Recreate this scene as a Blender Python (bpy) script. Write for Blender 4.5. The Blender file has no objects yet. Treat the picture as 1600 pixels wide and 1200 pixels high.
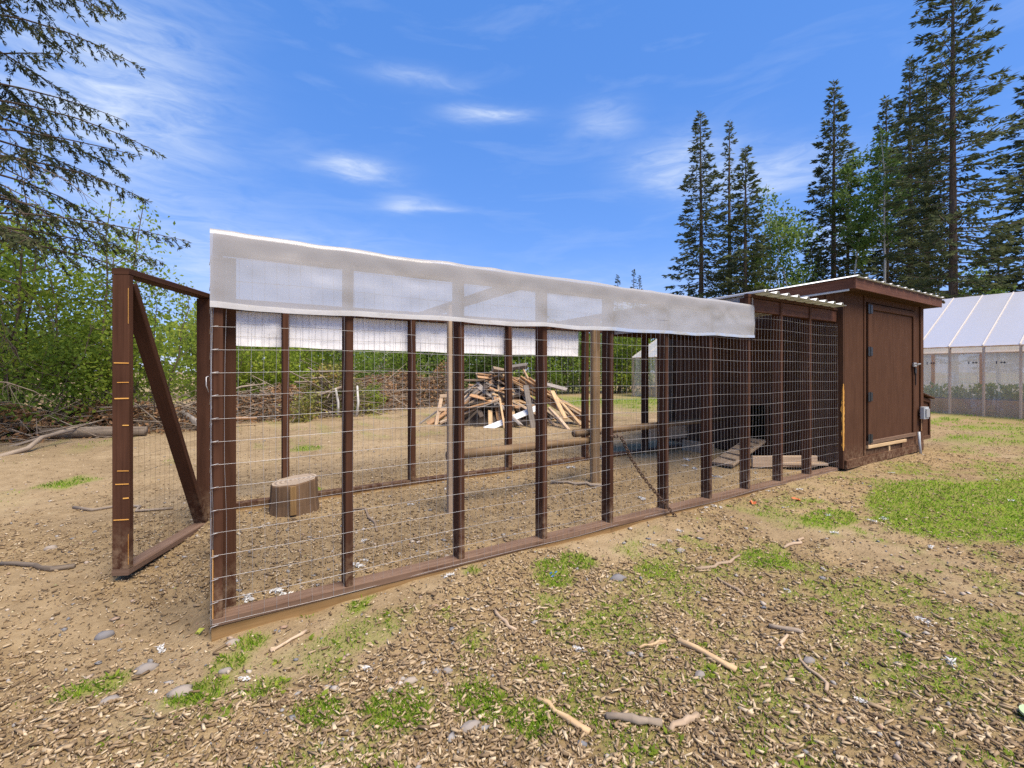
import bpy, math, random
import numpy as np
from mathutils import Matrix, Vector
R = math.radians
scene = bpy.context.scene
col = scene.collection

# ------------------------------------------------------------------ camera
cam = bpy.data.cameras.new('camera')
cam.sensor_width = 36.0
cam.lens = 731.0 / 1600.0 * 36.0
cam.shift_y = -19.0 / 1600.0
cam.clip_start = 0.05
cam.clip_end = 3000
camo = bpy.data.objects.new('camera', cam)
col.objects.link(camo)
CAM = np.array([-.018, -2.451, 1.13])
camo.location = CAM
camo.rotation_euler = (R(90), 0, R(57 - 90))
scene.camera = camo

# ------------------------------------------------------------------ sky and sun
SUN_EL, SUN_AZ = 60.0, -80.0          # direction to the sun, azimuth from +X, counter-clockwise
world = bpy.data.worlds.new('World')
scene.world = world
world.use_nodes = True
wt = world.node_tree
for n in list(wt.nodes):
    wt.nodes.remove(n)


def wn(kind, **kw):
    n = wt.nodes.new(kind)
    for k, v in kw.items():
        setattr(n, k, v)
    return n


def wmath(op, a, b=None, c=None):
    n = wn('ShaderNodeMath', operation=op)
    for i, v in enumerate((a, b, c)):
        if v is None:
            continue
        if isinstance(v, (int, float)):
            n.inputs[i].default_value = v
        else:
            wt.links.new(v, n.inputs[i])
    return n.outputs[0]


sky = wn('ShaderNodeTexSky', sky_type='NISHITA')
sky.sun_disc = False
sky.sun_elevation = R(SUN_EL)
sky.sun_rotation = R(90 - SUN_AZ)
sky.altitude = 700
sky.air_density = 1.0
sky.dust_density = 0.3
sky.ozone_density = 2.0
hsv = wn('ShaderNodeHueSaturation')
hsv.inputs['Saturation'].default_value = 1.12
hsv.inputs['Value'].default_value = 1.0
gam = wn('ShaderNodeGamma')
gam.inputs[1].default_value = .85
wt.links.new(sky.outputs[0], gam.inputs[0])
tint = wn('ShaderNodeMix', data_type='RGBA', blend_type='MULTIPLY')
tint.inputs[0].default_value = 1.0
tint.inputs[7].default_value = (1.05, 1.0, 1.18, 1)
wt.links.new(gam.outputs[0], tint.inputs[6])
even = wn('ShaderNodeMix', data_type='RGBA')
even.inputs[0].default_value = .5
even.inputs[7].default_value = (.62, 1.60, 4.10, 1)
wt.links.new(tint.outputs[2], even.inputs[6])
wt.links.new(even.outputs[2], hsv.inputs['Color'])
tc = wn('ShaderNodeTexCoord')
sep = wn('ShaderNodeSeparateXYZ')
wt.links.new(tc.outputs['Generated'], sep.inputs[0])
azi = wmath('ARCTAN2', sep.outputs[1], sep.outputs[0])
ele = wmath('ARCSINE', sep.outputs[2])
# streaky noise for thin cirrus
comb = wn('ShaderNodeCombineXYZ')
wt.links.new(wmath('MULTIPLY', azi, 3.0), comb.inputs[0])
wt.links.new(wmath('MULTIPLY', ele, 13.0), comb.inputs[1])
nz = wn('ShaderNodeTexNoise')
nz.inputs['Scale'].default_value = 1.3
nz.inputs['Detail'].default_value = 6
nz.inputs['Roughness'].default_value = .55
nz.inputs['Distortion'].default_value = .6
wt.links.new(comb.outputs[0], nz.inputs['Vector'])
streak = wn('ShaderNodeMapRange')
streak.inputs['From Min'].default_value = .52
streak.inputs['From Max'].default_value = .85
streak.inputs['To Max'].default_value = .20
wt.links.new(nz.outputs[0], streak.inputs[0])
total = streak.outputs[0]
# single thin clouds: azimuth, elevation, half sizes (degrees), strength
fine = wn('ShaderNodeTexNoise')
fine.inputs['Scale'].default_value = 3.4
fine.inputs['Detail'].default_value = 8
fine.inputs['Roughness'].default_value = .62
fine.inputs['Distortion'].default_value = .9
wt.links.new(comb.outputs[0], fine.inputs['Vector'])
wisp = wn('ShaderNodeMapRange')
wisp.inputs['From Min'].default_value = .30
wisp.inputs['From Max'].default_value = .68
wisp.inputs['To Min'].default_value = .25
wisp.inputs['To Max'].default_value = 1.15
wt.links.new(fine.outputs[0], wisp.inputs[0])
for az, el, wa, we, s in ((60.0, 28.6, 4.6, .80, .80), (75.5, 22.4, 4.2, 1.15, .85), (69.4, 19.4, 2.6, .85, .75), (66.5, 19.0, 3.0, .35, .45),
                          (37.0, 23.0, 6.0, 2.4, .62), (29.0, 20.0, 7.0, 2.0, .62), (98.0, 24.0, 8.0, 9.0, .8), (69.0, 31.5, 5.0, .9, .34), (46.0, 28.0, 3.5, 1.6, .30),
                          (22.0, 13.5, 4.0, 1.6, .50), (86.0, 12.0, 15.0, 4.2, .50), (55.0, 8.0, 30.0, 3.5, .42), (150.0, 28.0, 16.0, 4.0, .6), (-20.0, 30.0, 16.0, 3.5, .6), (200.0, 18.0, 18.0, 4.0, .5), (270.0, 24.0, 18.0, 4.0, .5)):
    wob = wmath('MULTIPLY_ADD', nz.outputs[0], R(min(we, 1.6)) * 3.0, -R(min(we, 1.6)) * 1.5)
    u = wmath('DIVIDE', wmath('SUBTRACT', azi, R(az)), R(wa))
    v = wmath('DIVIDE', wmath('ADD', wmath('SUBTRACT', ele, R(el)), wob), R(we))
    d2 = wmath('ADD', wmath('MULTIPLY', u, u), wmath('MULTIPLY', v, v))
    g = wmath('MULTIPLY', wmath('MULTIPLY', wmath('EXPONENT', wmath('MULTIPLY', d2, -1.0)), s), wisp.outputs[0])
    total = wmath('ADD', total, g)
total = wmath('MINIMUM', total, .92)
mixc = wn('ShaderNodeMix', data_type='RGBA')
wt.links.new(total, mixc.inputs[0])
wt.links.new(hsv.outputs[0], mixc.inputs[6])
mixc.inputs[7].default_value = (3.1, 3.6, 4.5, 1)
bg = wn('ShaderNodeBackground')
bg.inputs['Strength'].default_value = 0.127
wt.links.new(mixc.outputs[2], bg.inputs['Color'])
wo = wn('ShaderNodeOutputWorld')
wt.links.new(bg.outputs[0], wo.inputs[0])

sun = bpy.data.lights.new('sun', 'SUN')
sun.energy = 3.8
sun.angle = R(38)
sun.color = (1.0, .89, .73)
suno = bpy.data.objects.new('sun', sun)
col.objects.link(suno)
sd = Vector((math.cos(R(SUN_EL)) * math.cos(R(SUN_AZ)), math.cos(R(SUN_EL)) * math.sin(R(SUN_AZ)), math.sin(R(SUN_EL))))
suno.rotation_euler = sd.to_track_quat('Z', 'Y').to_euler()
suno.location = (0, -6, 12)

scene.view_settings.view_transform = 'Standard'
scene.view_settings.look = 'None'
scene.view_settings.gamma = 1
scene.view_settings.exposure = 0.88
scene.render.engine = 'CYCLES'
scene.cycles.max_bounces = 8
scene.cycles.transparent_max_bounces = 16
scene.cycles.use_denoising = False

# ------------------------------------------------------------------ material helpers
MATS = {}


class NT:
    def __init__(self, name):
        self.m = bpy.data.materials.new(name)
        self.m.use_nodes = True
        self.t = self.m.node_tree
        self.b = self.t.nodes['Principled BSDF']
        self.out = self.t.nodes['Material Output']
        MATS[name] = self.m

    def n(self, kind, **kw):
        nd = self.t.nodes.new(kind)
        for k, v in kw.items():
            setattr(nd, k, v)
        return nd

    def l(self, a, b):
        self.t.links.new(a, b)

    def coords(self, which='Object', scale=(1, 1, 1)):
        c = self.n('ShaderNodeTexCoord')
        mp = self.n('ShaderNodeMapping')
        mp.inputs['Scale'].default_value = scale
        self.l(c.outputs[which], mp.inputs[0])
        return mp.outputs[0]

    def noise(self, vec, scale, detail=4, rough=.55, dist=0):
        nd = self.n('ShaderNodeTexNoise')
        nd.inputs['Scale'].default_value = scale
        nd.inputs['Detail'].default_value = detail
        nd.inputs['Roughness'].default_value = rough
        nd.inputs['Distortion'].default_value = dist
        if vec is not None:
            self.l(vec, nd.inputs['Vector'])
        return nd.outputs[0]

    def ramp(self, fac, stops, interp='LINEAR'):
        nd = self.n('ShaderNodeValToRGB')
        cr = nd.color_ramp
        cr.interpolation = interp
        while len(cr.elements) < len(stops):
            cr.elements.new(.5)
        for e, (p, c) in zip(cr.elements, stops):
            e.position = p
            e.color = tuple(c) + (1,) if len(c) == 3 else c
        self.l(fac, nd.inputs[0])
        return nd.outputs[0]

    def math(self, op, a, b=None, clamp=False):
        nd = self.n('ShaderNodeMath', operation=op)
        nd.use_clamp = clamp
        for i, v in enumerate((a, b)):
            if v is None:
                continue
            if isinstance(v, (int, float)):
                nd.inputs[i].default_value = v
            else:
                self.l(v, nd.inputs[i])
        return nd.outputs[0]

    def mix(self, fac, a, b, blend='MIX'):
        nd = self.n('ShaderNodeMix', data_type='RGBA', blend_type=blend)
        for i, v in ((0, fac), (6, a), (7, b)):
            if isinstance(v, (int, float)):
                nd.inputs[i].default_value = v
            elif isinstance(v, tuple):
                nd.inputs[i].default_value = v + (1,) if len(v) == 3 else v
            else:
                self.l(v, nd.inputs[i])
        return nd.outputs[2]

    def bump(self, h, strength=.3, dist=.01):
        nd = self.n('ShaderNodeBump')
        nd.inputs['Strength'].default_value = strength
        nd.inputs['Distance'].default_value = dist
        self.l(h, nd.inputs['Height'])
        self.l(nd.outputs[0], self.b.inputs['Normal'])
        return nd.outputs[0]

    def island(self):
        return self.n('ShaderNodeNewGeometry').outputs['Random Per Island']

    def objrand(self):
        return self.n('ShaderNodeObjectInfo').outputs['Random']

    def set(self, **kw):
        for k, v in kw.items():
            k = {'rough': 'Roughness', 'color': 'Base Color', 'metal': 'Metallic', 'spec': 'Specular IOR Level'}.get(k, k)
            if isinstance(v, (int, float)):
                self.b.inputs[k].default_value = v
            elif isinstance(v, tuple):
                self.b.inputs[k].default_value = v + (1,) if len(v) == 3 else v
            else:
                self.l(v, self.b.inputs[k])
        return self


def wood(name, dark, light, rough=.8, wear=None, wear_lo=.62, wear_hi=.70, varb=.25, spec=.25, grain=45, dust=False):
    m = NT(name)
    uv = m.coords('UV', (1.6, grain, 1))
    uv2 = m.coords('UV', (5, 9, 1))
    g = m.noise(uv, 1.0, 6, .6, .3)
    blot = m.noise(uv2, .8, 4, .6)
    f = m.math('ADD', m.math('MULTIPLY', g, .65), m.math('MULTIPLY', blot, .35))
    c = m.ramp(f, ((.34, dark), (.66, light)))
    if wear:
        wn_ = m.noise(m.coords('UV', (3, 30, 1)), 1.0, 8, .7, .2)
        c = m.mix(m.ramp(wn_, ((wear_lo, (0, 0, 0)), (wear_hi, (1, 1, 1)))), c, wear)
    if dust:
        pz = m.n('ShaderNodeSeparateXYZ')
        m.l(m.n('ShaderNodeNewGeometry').outputs['Position'], pz.inputs[0])
        mr = m.n('ShaderNodeMapRange')
        mr.inputs['From Min'].default_value = .30
        mr.inputs['From Max'].default_value = .02
        m.l(pz.outputs[2], mr.inputs[0])
        dn = m.ramp(m.noise(m.coords('Object'), 22, 5, .7), ((.42, (0, 0, 0)), (.68, (.8, .8, .8))))
        c = m.mix(m.math('MULTIPLY', mr.outputs[0], dn), c, (.30, .205, .125))
    hv = m.n('ShaderNodeHueSaturation')
    m.l(c, hv.inputs['Color'])
    m.l(m.math('ADD', m.math('MULTIPLY', m.objrand(), varb * 2), 1 - varb), hv.inputs['Value'])
    m.set(color=hv.outputs[0], rough=rough, spec=spec)
    m.bump(g, .35, .004)
    return m.m


def leafmat(name, stops, trans=.35, rough=.6, clump=1.3):
    m = NT(name)
    cl = m.ramp(m.noise(m.coords('Object'), clump, 2), ((.35, (0, 0, 0)), (.65, (1, 1, 1))))
    c = m.ramp(m.math('ADD', m.math('MULTIPLY', m.island(), .6), m.math('MULTIPLY', cl, .4)), stops)
    m.set(color=c, rough=rough, spec=.2)
    tr = m.n('ShaderNodeBsdfTranslucent')
    br = m.n('ShaderNodeBrightContrast')
    m.l(c, br.inputs[0])
    br.inputs[1].default_value = .02
    m.l(br.outputs[0], tr.inputs[0])
    ms = m.n('ShaderNodeMixShader')
    ms.inputs[0].default_value = trans
    m.l(m.b.outputs[0], ms.inputs[1])
    m.l(tr.outputs[0], ms.inputs[2])
    m.l(ms.outputs[0], m.out.inputs[0])
    return m.m


wood('brown_paint', (.046, .0195, .0105), (.088, .039, .022), .8, wear=(.14, .08, .045), wear_lo=.66, wear_hi=.80, varb=.18, spec=.12, dust=True)
wood('brown_sill', (.12, .070, .045), (.21, .135, .092), .85, wear=(.06, .028, .017), wear_lo=.58, wear_hi=.70, varb=.08, spec=.1)
wood('brown_siding', (.060, .0265, .014), (.102, .047, .026), .85, wear=(.11, .06, .036), wear_lo=.72, wear_hi=.86, varb=.07, grain=60, spec=.1, dust=True)
wood('brown_dark_siding', (.055, .027, .016), (.095, .048, .029), .85, varb=.18, grain=60, spec=.1)
wood('red_brown_board', (.075, .026, .013), (.15, .060, .032), .75, wear=(.25, .15, .10), wear_lo=.70, wear_hi=.82, varb=.12)
wood('treated_board', (.15, .085, .030), (.33, .20, .085), .85, varb=.1)
wood('bare_wood', (.38, .24, .12), (.62, .44, .25), .8, varb=.15)
wood('fresh_wood', (.60, .26, .05), (.85, .48, .12), .8, varb=.05)
wood('tan_board', (.27, .19, .12), (.47, .35, .24), .85, varb=.35)
wood('grey_board', (.15, .125, .105), (.33, .29, .25), .9, varb=.35)
wood('dark_board', (.035, .026, .02), (.10, .075, .055), .9, varb=.4)
wood('orange_board', (.28, .15, .07), (.48, .29, .15), .85, varb=.25)
wood('white_board', (.55, .55, .54), (.78, .78, .76), .7, wear=(.4, .36, .3), wear_lo=.66, wear_hi=.74, varb=.05)
wood('pine_stud', (.50, .32, .20), (.70, .50, .35), .8, varb=.12)
wood('rafter_line_pale', (.52, .47, .42), (.58, .53, .47), .8, varb=.05)  # for the added strips that imitate rafters showing through the roof
wood('bed_plank', (.42, .19, .075), (.62, .32, .14), .8, varb=.15)
wood('bark', (.055, .038, .028), (.17, .125, .09), .95, varb=.2, grain=18)
wood('log_bark', (.12, .07, .035), (.36, .24, .13), .9, wear=(.50, .27, .09), wear_lo=.60, wear_hi=.72, varb=.15, grain=14)
wood('stump_bark', (.07, .042, .025), (.22, .135, .075), .95, varb=.1, grain=22)
wood('dead_branch', (.13, .10, .075), (.34, .27, .20), .95, varb=.3, grain=20)
wood('white_bark', (.36, .34, .30), (.72, .70, .66), .85, wear=(.08, .07, .06), wear_lo=.64, wear_hi=.70, varb=.12, grain=10)

m = NT('stump_top')
ring = m.n('ShaderNodeTexWave', wave_type='RINGS', rings_direction='Z')
ring.inputs['Scale'].default_value = 9
ring.inputs['Distortion'].default_value = 2.5
m.l(m.coords('Object'), ring.inputs['Vector'])
m.set(color=m.ramp(ring.outputs[0], ((0, (.22, .16, .11)), (1, (.40, .31, .22)))), rough=.9)

m = NT('galvanised_wire')
m.set(color=m.ramp(m.noise(m.coords('Object'), 3, 3), ((.3, (.30, .28, .27)), (.7, (.58, .56, .54)))), metal=.35, rough=.45)

m = NT('dull_wire')
m.set(color=(.10, .075, .055), metal=.2, rough=.7)
m = NT('rusty_chain')
m.set(color=m.ramp(m.noise(m.coords('Object'), 30, 3), ((.3, (.05, .028, .018)), (.7, (.16, .10, .07)))), metal=.5, rough=.55)

m = NT('black_iron')
m.set(color=(.014, .014, .015), rough=.5)

m = NT('grey_plastic_box')
m.set(color=(.42, .44, .45), rough=.45)
m = NT('dark_opening')
m.set(color=(.008, .007, .006), rough=1.0)

m = NT('metal_roof')
nf = m.noise(m.coords('Object', (1, 6, 1)), 3, 4)
m.set(color=m.ramp(nf, ((.3, (.42, .43, .44)), (.7, (.66, .67, .68)))), metal=.35, rough=.45)
m = NT('flashing')
m.set(color=(.34, .34, .34), metal=.2, rough=.5)


def sheet(name, col_, transp, transl, gloss=.08, bumps=6, bstr=.4, rough=.25):
    m = NT(name)
    o = m.coords('Object')
    nn = m.noise(o, bumps, 3, .5, .4)
    bn = m.n('ShaderNodeBump')
    bn.inputs['Strength'].default_value = bstr
    bn.inputs['Distance'].default_value = .03
    m.l(nn, bn.inputs['Height'])
    dif = m.n('ShaderNodeBsdfDiffuse')
    dif.inputs[0].default_value = col_ + (1,)
    tl = m.n('ShaderNodeBsdfTranslucent')
    tl.inputs[0].default_value = col_ + (1,)
    tp = m.n('ShaderNodeBsdfTransparent')
    gl = m.n('ShaderNodeBsdfGlossy')
    gl.inputs['Roughness'].default_value = rough
    for s in (dif, tl, gl):
        m.l(bn.outputs[0], s.inputs['Normal'])
    a = m.n('ShaderNodeMixShader')
    a.inputs[0].default_value = transl
    m.l(dif.outputs[0], a.inputs[1])
    m.l(tl.outputs[0], a.inputs[2])
    b = m.n('ShaderNodeMixShader')
    m.l(m.ramp(m.noise(o, 2.2, 3), ((.3, (transp * .9,) * 3), (.7, (min(1, transp * 1.1),) * 3))), b.inputs[0])
    m.l(a.outputs[0], b.inputs[1])
    m.l(tp.outputs[0], b.inputs[2])
    c = m.n('ShaderNodeMixShader')
    fr = m.n('ShaderNodeFresnel')
    fr.inputs[0].default_value = 1.4
    m.l(m.math('ADD', m.math('MULTIPLY', fr.outputs[0], .5), gloss * .3), c.inputs[0])
    m.l(b.outputs[0], c.inputs[1])
    m.l(gl.outputs[0], c.inputs[2])
    m.l(c.outputs[0], m.out.inputs[0])
    return m.m


sheet('milky_plastic', (.76, .74, .715), .18, .58, bumps=3, bstr=.22)
sheet('milky_plastic_hem', (.70, .68, .65), .04, .35)
sheet('white_plastic', (.97, .95, .93), .0, .18, gloss=0)
sheet('roof_plastic', (.90, .83, .735), .04, .30, bumps=2, bstr=.15)
sheet('clear_plastic', (.84, .82, .80), .70, .5, gloss=.2, bumps=1.6, bstr=.9, rough=.12)

m = NT('stone')
m.set(color=m.mix(m.ramp(m.objrand(), ((0, (0, 0, 0)), (1, (1, 1, 1)))), (.17, .165, .17), (.34, .28, .22)), rough=.95, spec=.1)
m.bump(m.noise(m.coords('Object'), 40, 5), .4, .01)
m = NT('pebbles')
m.set(color=m.ramp(m.island(), ((0, (.13, .13, .14)), (.35, (.27, .25, .23)), (.7, (.44, .37, .29)), (.93, (.30, .19, .12)), (1, (.66, .62, .56)))), rough=.9)
m = NT('chips')
m.set(color=m.ramp(m.island(), ((0, (.13, .088, .050)), (.25, (.23, .158, .090)), (.6, (.34, .245, .145)), (.9, (.46, .350, .215)), (1, (.57, .46, .31)))), rough=.9, spec=.15)
m = NT('debris')
m.set(color=m.ramp(m.island(), ((0, (.075, .050, .028)), (.3, (.17, .115, .060)), (.6, (.28, .19, .115)), (.85, (.46, .35, .22)), (.95, (.60, .50, .34)), (1, (.22, .24, .07)))), rough=.95, spec=.1)
m = NT('feather')
m.set(color=(.62, .61, .58), rough=.95)
m = NT('lid_green')
m.set(color=(.42, .52, .28), rough=.5)
m = NT('blue_scrap')
m.set(color=(.06, .20, .55), rough=.5)
m = NT('orange_scrap')
m.set(color=(.62, .17, .06), rough=.7)
m = NT('bed_soil')
m.set(color=(.09, .085, .09), rough=1.0)
m = NT('print_ink')
m.set(color=(.05, .05, .07), rough=.8)
m = NT('yellow_leaf')
m.set(color=(.36, .38, .05), rough=.6)

leafmat('spruce_needles', ((0, (.036, .054, .028)), (.45, (.076, .100, .042)), (.8, (.125, .145, .054)), (1, (.18, .19, .066))), .36)
leafmat('spruce_needles_near', ((0, (.026, .030, .014)), (.45, (.055, .068, .022)), (.8, (.095, .105, .036)), (1, (.16, .145, .07))), .3)
leafmat('spruce_far', ((0, (.035, .06, .05)), (1, (.07, .10, .07))), .2)
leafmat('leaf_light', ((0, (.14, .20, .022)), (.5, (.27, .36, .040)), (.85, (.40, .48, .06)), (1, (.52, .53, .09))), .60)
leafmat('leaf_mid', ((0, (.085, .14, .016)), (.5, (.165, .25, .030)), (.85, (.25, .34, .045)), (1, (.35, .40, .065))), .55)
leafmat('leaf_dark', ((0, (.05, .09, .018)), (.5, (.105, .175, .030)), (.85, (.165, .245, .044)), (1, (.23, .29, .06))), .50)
leafmat('leaf_aspen', ((0, (.08, .14, .03)), (.5, (.15, .24, .05)), (1, (.27, .36, .08))), .55)
leafmat('leaf_dead', ((0, (.13, .065, .03)), (.5, (.28, .15, .07)), (1, (.45, .29, .14))), .2)
leafmat('leaf_yellowing', ((0, (.12, .15, .03)), (.5, (.26, .26, .055)), (.8, (.40, .31, .09)), (1, (.42, .21, .06))), .4)
leafmat('grass_blades', ((0, (.15, .27, .012)), (.45, (.25, .42, .022)), (.78, (.34, .50, .038)), (.9, (.50, .49, .11)), (1, (.60, .52, .25))), .6)

# ground: soil, mixed with the colour of thatch where grass grows (vertex attribute from the grass layout)
m = NT('soil')
o = m.coords('Object')
n1 = m.noise(o, .7, 5, .6)
n2 = m.noise(o, 9, 8, .65, .2)
n3 = m.noise(o, 70, 5, .7)
f = m.math('ADD', m.math('MULTIPLY', n1, .42), m.math('ADD', m.math('MULTIPLY', n2, .36), m.math('MULTIPLY', n3, .22)))
soilc = m.ramp(f, ((.34, (.165, .113, .060)), (.5, (.295, .212, .118)), (.66, (.41, .308, .182))))
vor = m.n('ShaderNodeTexVoronoi')
vor.inputs['Scale'].default_value = 55
m.l(o, vor.inputs['Vector'])
spk = m.ramp(vor.outputs['Distance'], ((.0, (1, 1, 1)), (.22, (0, 0, 0))))
soilc = m.mix(m.math('MULTIPLY', spk, m.ramp(n2, ((.45, (0, 0, 0)), (.6, (.8, .8, .8))))), soilc, m.ramp(vor.outputs['Color'], ((.2, (.13, .09, .06)), (.6, (.42, .31, .20)), (.9, (.5, .45, .40)))))
at = m.n('ShaderNodeAttribute', attribute_name='grass')
gcol = m.ramp(n3, ((.35, (.11, .155, .020)), (.65, (.24, .27, .045))))
gf = m.math('MULTIPLY', at.outputs['Fac'], m.ramp(n2, ((.35, (.45, .45, .45)), (.6, (1, 1, 1)))))
at2 = m.n('ShaderNodeAttribute', attribute_name='mulch')
soilc = m.mix(m.math('MULTIPLY', at2.outputs['Fac'], .55), soilc, m.ramp(n2, ((.35, (.19, .122, .056)), (.65, (.36, .250, .120)))))
m.set(color=m.mix(gf, soilc, gcol), rough=.95, spec=.1)
m.bump(m.math('ADD', m.math('MULTIPLY', n2, .7), m.math('MULTIPLY', n3, .5)), .8, .025)


# ------------------------------------------------------------------ mesh helpers
def np_mesh(name, V, F, mat=None, smooth=False, uv=None):
    V = np.asarray(V, dtype=np.float32)
    me = bpy.data.meshes.new(name)
    if isinstance(F, np.ndarray):
        k = F.shape[1]
        m_ = F.shape[0]
        me.vertices.add(len(V))
        me.vertices.foreach_set('co', V.ravel())
        me.loops.add(m_ * k)
        me.loops.foreach_set('vertex_index', F.astype(np.int32).ravel())
        me.polygons.add(m_)
        me.polygons.foreach_set('loop_start', np.arange(0, m_ * k, k, dtype=np.int32))
        me.update(calc_edges=True)
    else:
        me.from_pydata(V.tolist(), [], F)
        me.update()
    if uv is not None:
        l = me.uv_layers.new(name='UVMap')
        l.data.foreach_set('uv', np.asarray(uv, dtype=np.float32).ravel())
    if mat:
        me.materials.append(MATS[mat])
    if smooth:
        me.polygons.foreach_set('use_smooth', np.ones(len(me.polygons), dtype=bool))
    return me


def link(name, me, parent=None, loc=None):
    o = bpy.data.objects.new(name, me)
    col.objects.link(o)
    if loc is not None:
        o.location = loc
    if parent is not None:
        o.parent = parent
        if parent.type == 'EMPTY':
            o.matrix_parent_inverse = Matrix.Translation(-Vector(parent.location))
    return o


def tag(o, label, cat, group=None, kind=None):
    o['label'] = label
    o['category'] = cat
    if group:
        o['group'] = group
    if kind:
        o['kind'] = kind
    return o


def thing(name, label, cat, loc, group=None):
    o = bpy.data.objects.new(name, None)
    o.empty_display_size = .2
    col.objects.link(o)
    o.location = loc
    return tag(o, label, cat, group)


def nrm(v):
    v = np.asarray(v, float)
    return v / (np.linalg.norm(v) + 1e-12)


class MB:
    """collects boards, tubes and sheets of one part"""

    def __init__(self):
        self.V, self.F, self.U = [], [], []

    def add(self, verts, faces, uvs):
        b = len(self.V)
        self.V += [tuple(v) for v in verts]
        self.F += [tuple(i + b for i in f) for f in faces]
        self.U += uvs
        return self

    def board(self, p0, p1, w, h, up=(0, 0, 1), ch=.004, rnd=None):
        """timber from p0 to p1; w across, h along 'up'; chamfered edges; uv runs along the grain"""
        p0, p1 = np.asarray(p0, float), np.asarray(p1, float)
        d = p1 - p0
        L = np.linalg.norm(d)
        d = d / L
        s = np.cross(d, nrm(up))
        if np.linalg.norm(s) < 1e-3:
            s = np.cross(d, (1, 0, 0))
        s = nrm(s)
        u = nrm(np.cross(s, d))
        a, b = w / 2, h / 2
        ch = min(ch, a * .6, b * .6)
        prof = [(-a + ch, -b), (a - ch, -b), (a, -b + ch), (a, b - ch), (a - ch, b), (-a + ch, b), (-a, b - ch), (-a, -b + ch)]
        per = [0]
        for i in range(8):
            q = prof[(i + 1) % 8]
            per.append(per[-1] + math.hypot(q[0] - prof[i][0], q[1] - prof[i][1]))
        off = (hash((round(p0[0], 3), round(p0[1], 3), round(p1[2], 3))) % 1000) * .37
        segs = 2 if rnd else 1
        V, F, U = [], [], []
        for k in range(segs + 1):
            t = k / segs
            c = p0 + d * L * t
            if rnd and 0 < k < segs:
                c = c + s * rnd * (.5 - random.random()) + u * rnd * (.5 - random.random())
            V += [c + s * x + u * z for x, z in prof]
        for k in range(segs):
            for i in range(8):
                j = (i + 1) % 8
                F.append((k * 8 + i, k * 8 + j, k * 8 + 8 + j, k * 8 + 8 + i))
                U += [(off + L * k / segs, off + per[i]), (off + L * k / segs, off + per[i + 1]), (off + L * (k + 1) / segs, off + per[i + 1]), (off + L * (k + 1) / segs, off + per[i])]
        F.append(tuple(range(7, -1, -1)))
        U += [(off + prof[i][0] * .3, off + prof[i][1]) for i in range(7, -1, -1)]
        e = segs * 8
        F.append(tuple(range(e, e + 8)))
        U += [(off + prof[i][0] * .3, off + prof[i][1]) for i in range(8)]
        return self.add(V, F, U)

    def box(self, x0, x1, y0, y1, z0, z1, ch=.003, axis='z'):
        if axis == 'z':
            return self.board(((x0 + x1) / 2, (y0 + y1) / 2, z0), ((x0 + x1) / 2, (y0 + y1) / 2, z1), abs(x1 - x0), abs(y1 - y0), (0, 1, 0), ch)
        if axis == 'x':
            return self.board((x0, (y0 + y1) / 2, (z0 + z1) / 2), (x1, (y0 + y1) / 2, (z0 + z1) / 2), abs(y1 - y0), abs(z1 - z0), (0, 0, 1), ch)
        return self.board(((x0 + x1) / 2, y0, (z0 + z1) / 2), ((x0 + x1) / 2, y1, (z0 + z1) / 2), abs(x1 - x0), abs(z1 - z0), (0, 0, 1), ch)

    def tube(self, pts, radii, n=8, cap=True):
        pts = [np.asarray(p, float) for p in pts]
        if isinstance(radii, (int, float)):
            radii = [radii] * len(pts)
        V, F, U = [], [], []
        prev = None
        L = 0
        ls = []
        for i, p in enumerate(pts):
            if i:
                L += np.linalg.norm(p - pts[i - 1])
            ls.append(L)
            d = nrm(pts[min(i + 1, len(pts) - 1)] - pts[max(i - 1, 0)])
            if prev is None:
                a = np.cross(d, (0, 0, 1))
                if np.linalg.norm(a) < .1:
                    a = np.cross(d, (1, 0, 0))
            else:
                a = prev - d * np.dot(prev, d)
            a = nrm(a)
            prev = a
            b = np.cross(d, a)
            for k in range(n):
                t = 2 * math.pi * k / n
                V.append(p + (a * math.cos(t) + b * math.sin(t)) * radii[i])
        off = (hash((round(pts[0][0], 3), round(pts[0][1], 3))) % 1000) * .31
        for i in range(len(pts) - 1):
            for k in range(n):
                j = (k + 1) % n
                F.append((i * n + k, i * n + j, (i + 1) * n + j, (i + 1) * n + k))
                c = 2 * math.pi * max(radii[i], .004) / n
                U += [(off + ls[i], off + k * c), (off + ls[i], off + (k + 1) * c), (off + ls[i + 1], off + (k + 1) * c), (off + ls[i + 1], off + k * c)]
        if cap:
            F.append(tuple(range(n - 1, -1, -1)))
            U += [(0, 0)] * n
            e = (len(pts) - 1) * n
            F.append(tuple(range(e, e + n)))
            U += [(0, 0)] * n
        return self.add(V, F, U)

    def build(self, name, mat, parent=None, smooth=False, origin=None):
        V = np.asarray(self.V, float)
        if origin is not None:
            V = V - np.asarray(origin, float)
        me = np_mesh(name, V, self.F, mat, smooth, self.U)
        return link(name, me, parent, origin)


# value noise for layout
_rs = np.random.RandomState(5)
_tab = _rs.rand(256, 256)


def vnoise(x, y):
    x, y = np.asarray(x, float), np.asarray(y, float)
    xi, yi = np.floor(x).astype(int), np.floor(y).astype(int)
    fx, fy = x - xi, y - yi
    fx, fy = fx * fx * (3 - 2 * fx), fy * fy * (3 - 2 * fy)
    a = _tab[xi % 256, yi % 256]
    b = _tab[(xi + 1) % 256, yi % 256]
    c = _tab[xi % 256, (yi + 1) % 256]
    d = _tab[(xi + 1) % 256, (yi + 1) % 256]
    return (a * (1 - fx) + b * fx) * (1 - fy) + (c * (1 - fx) + d * fx) * fy


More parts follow.
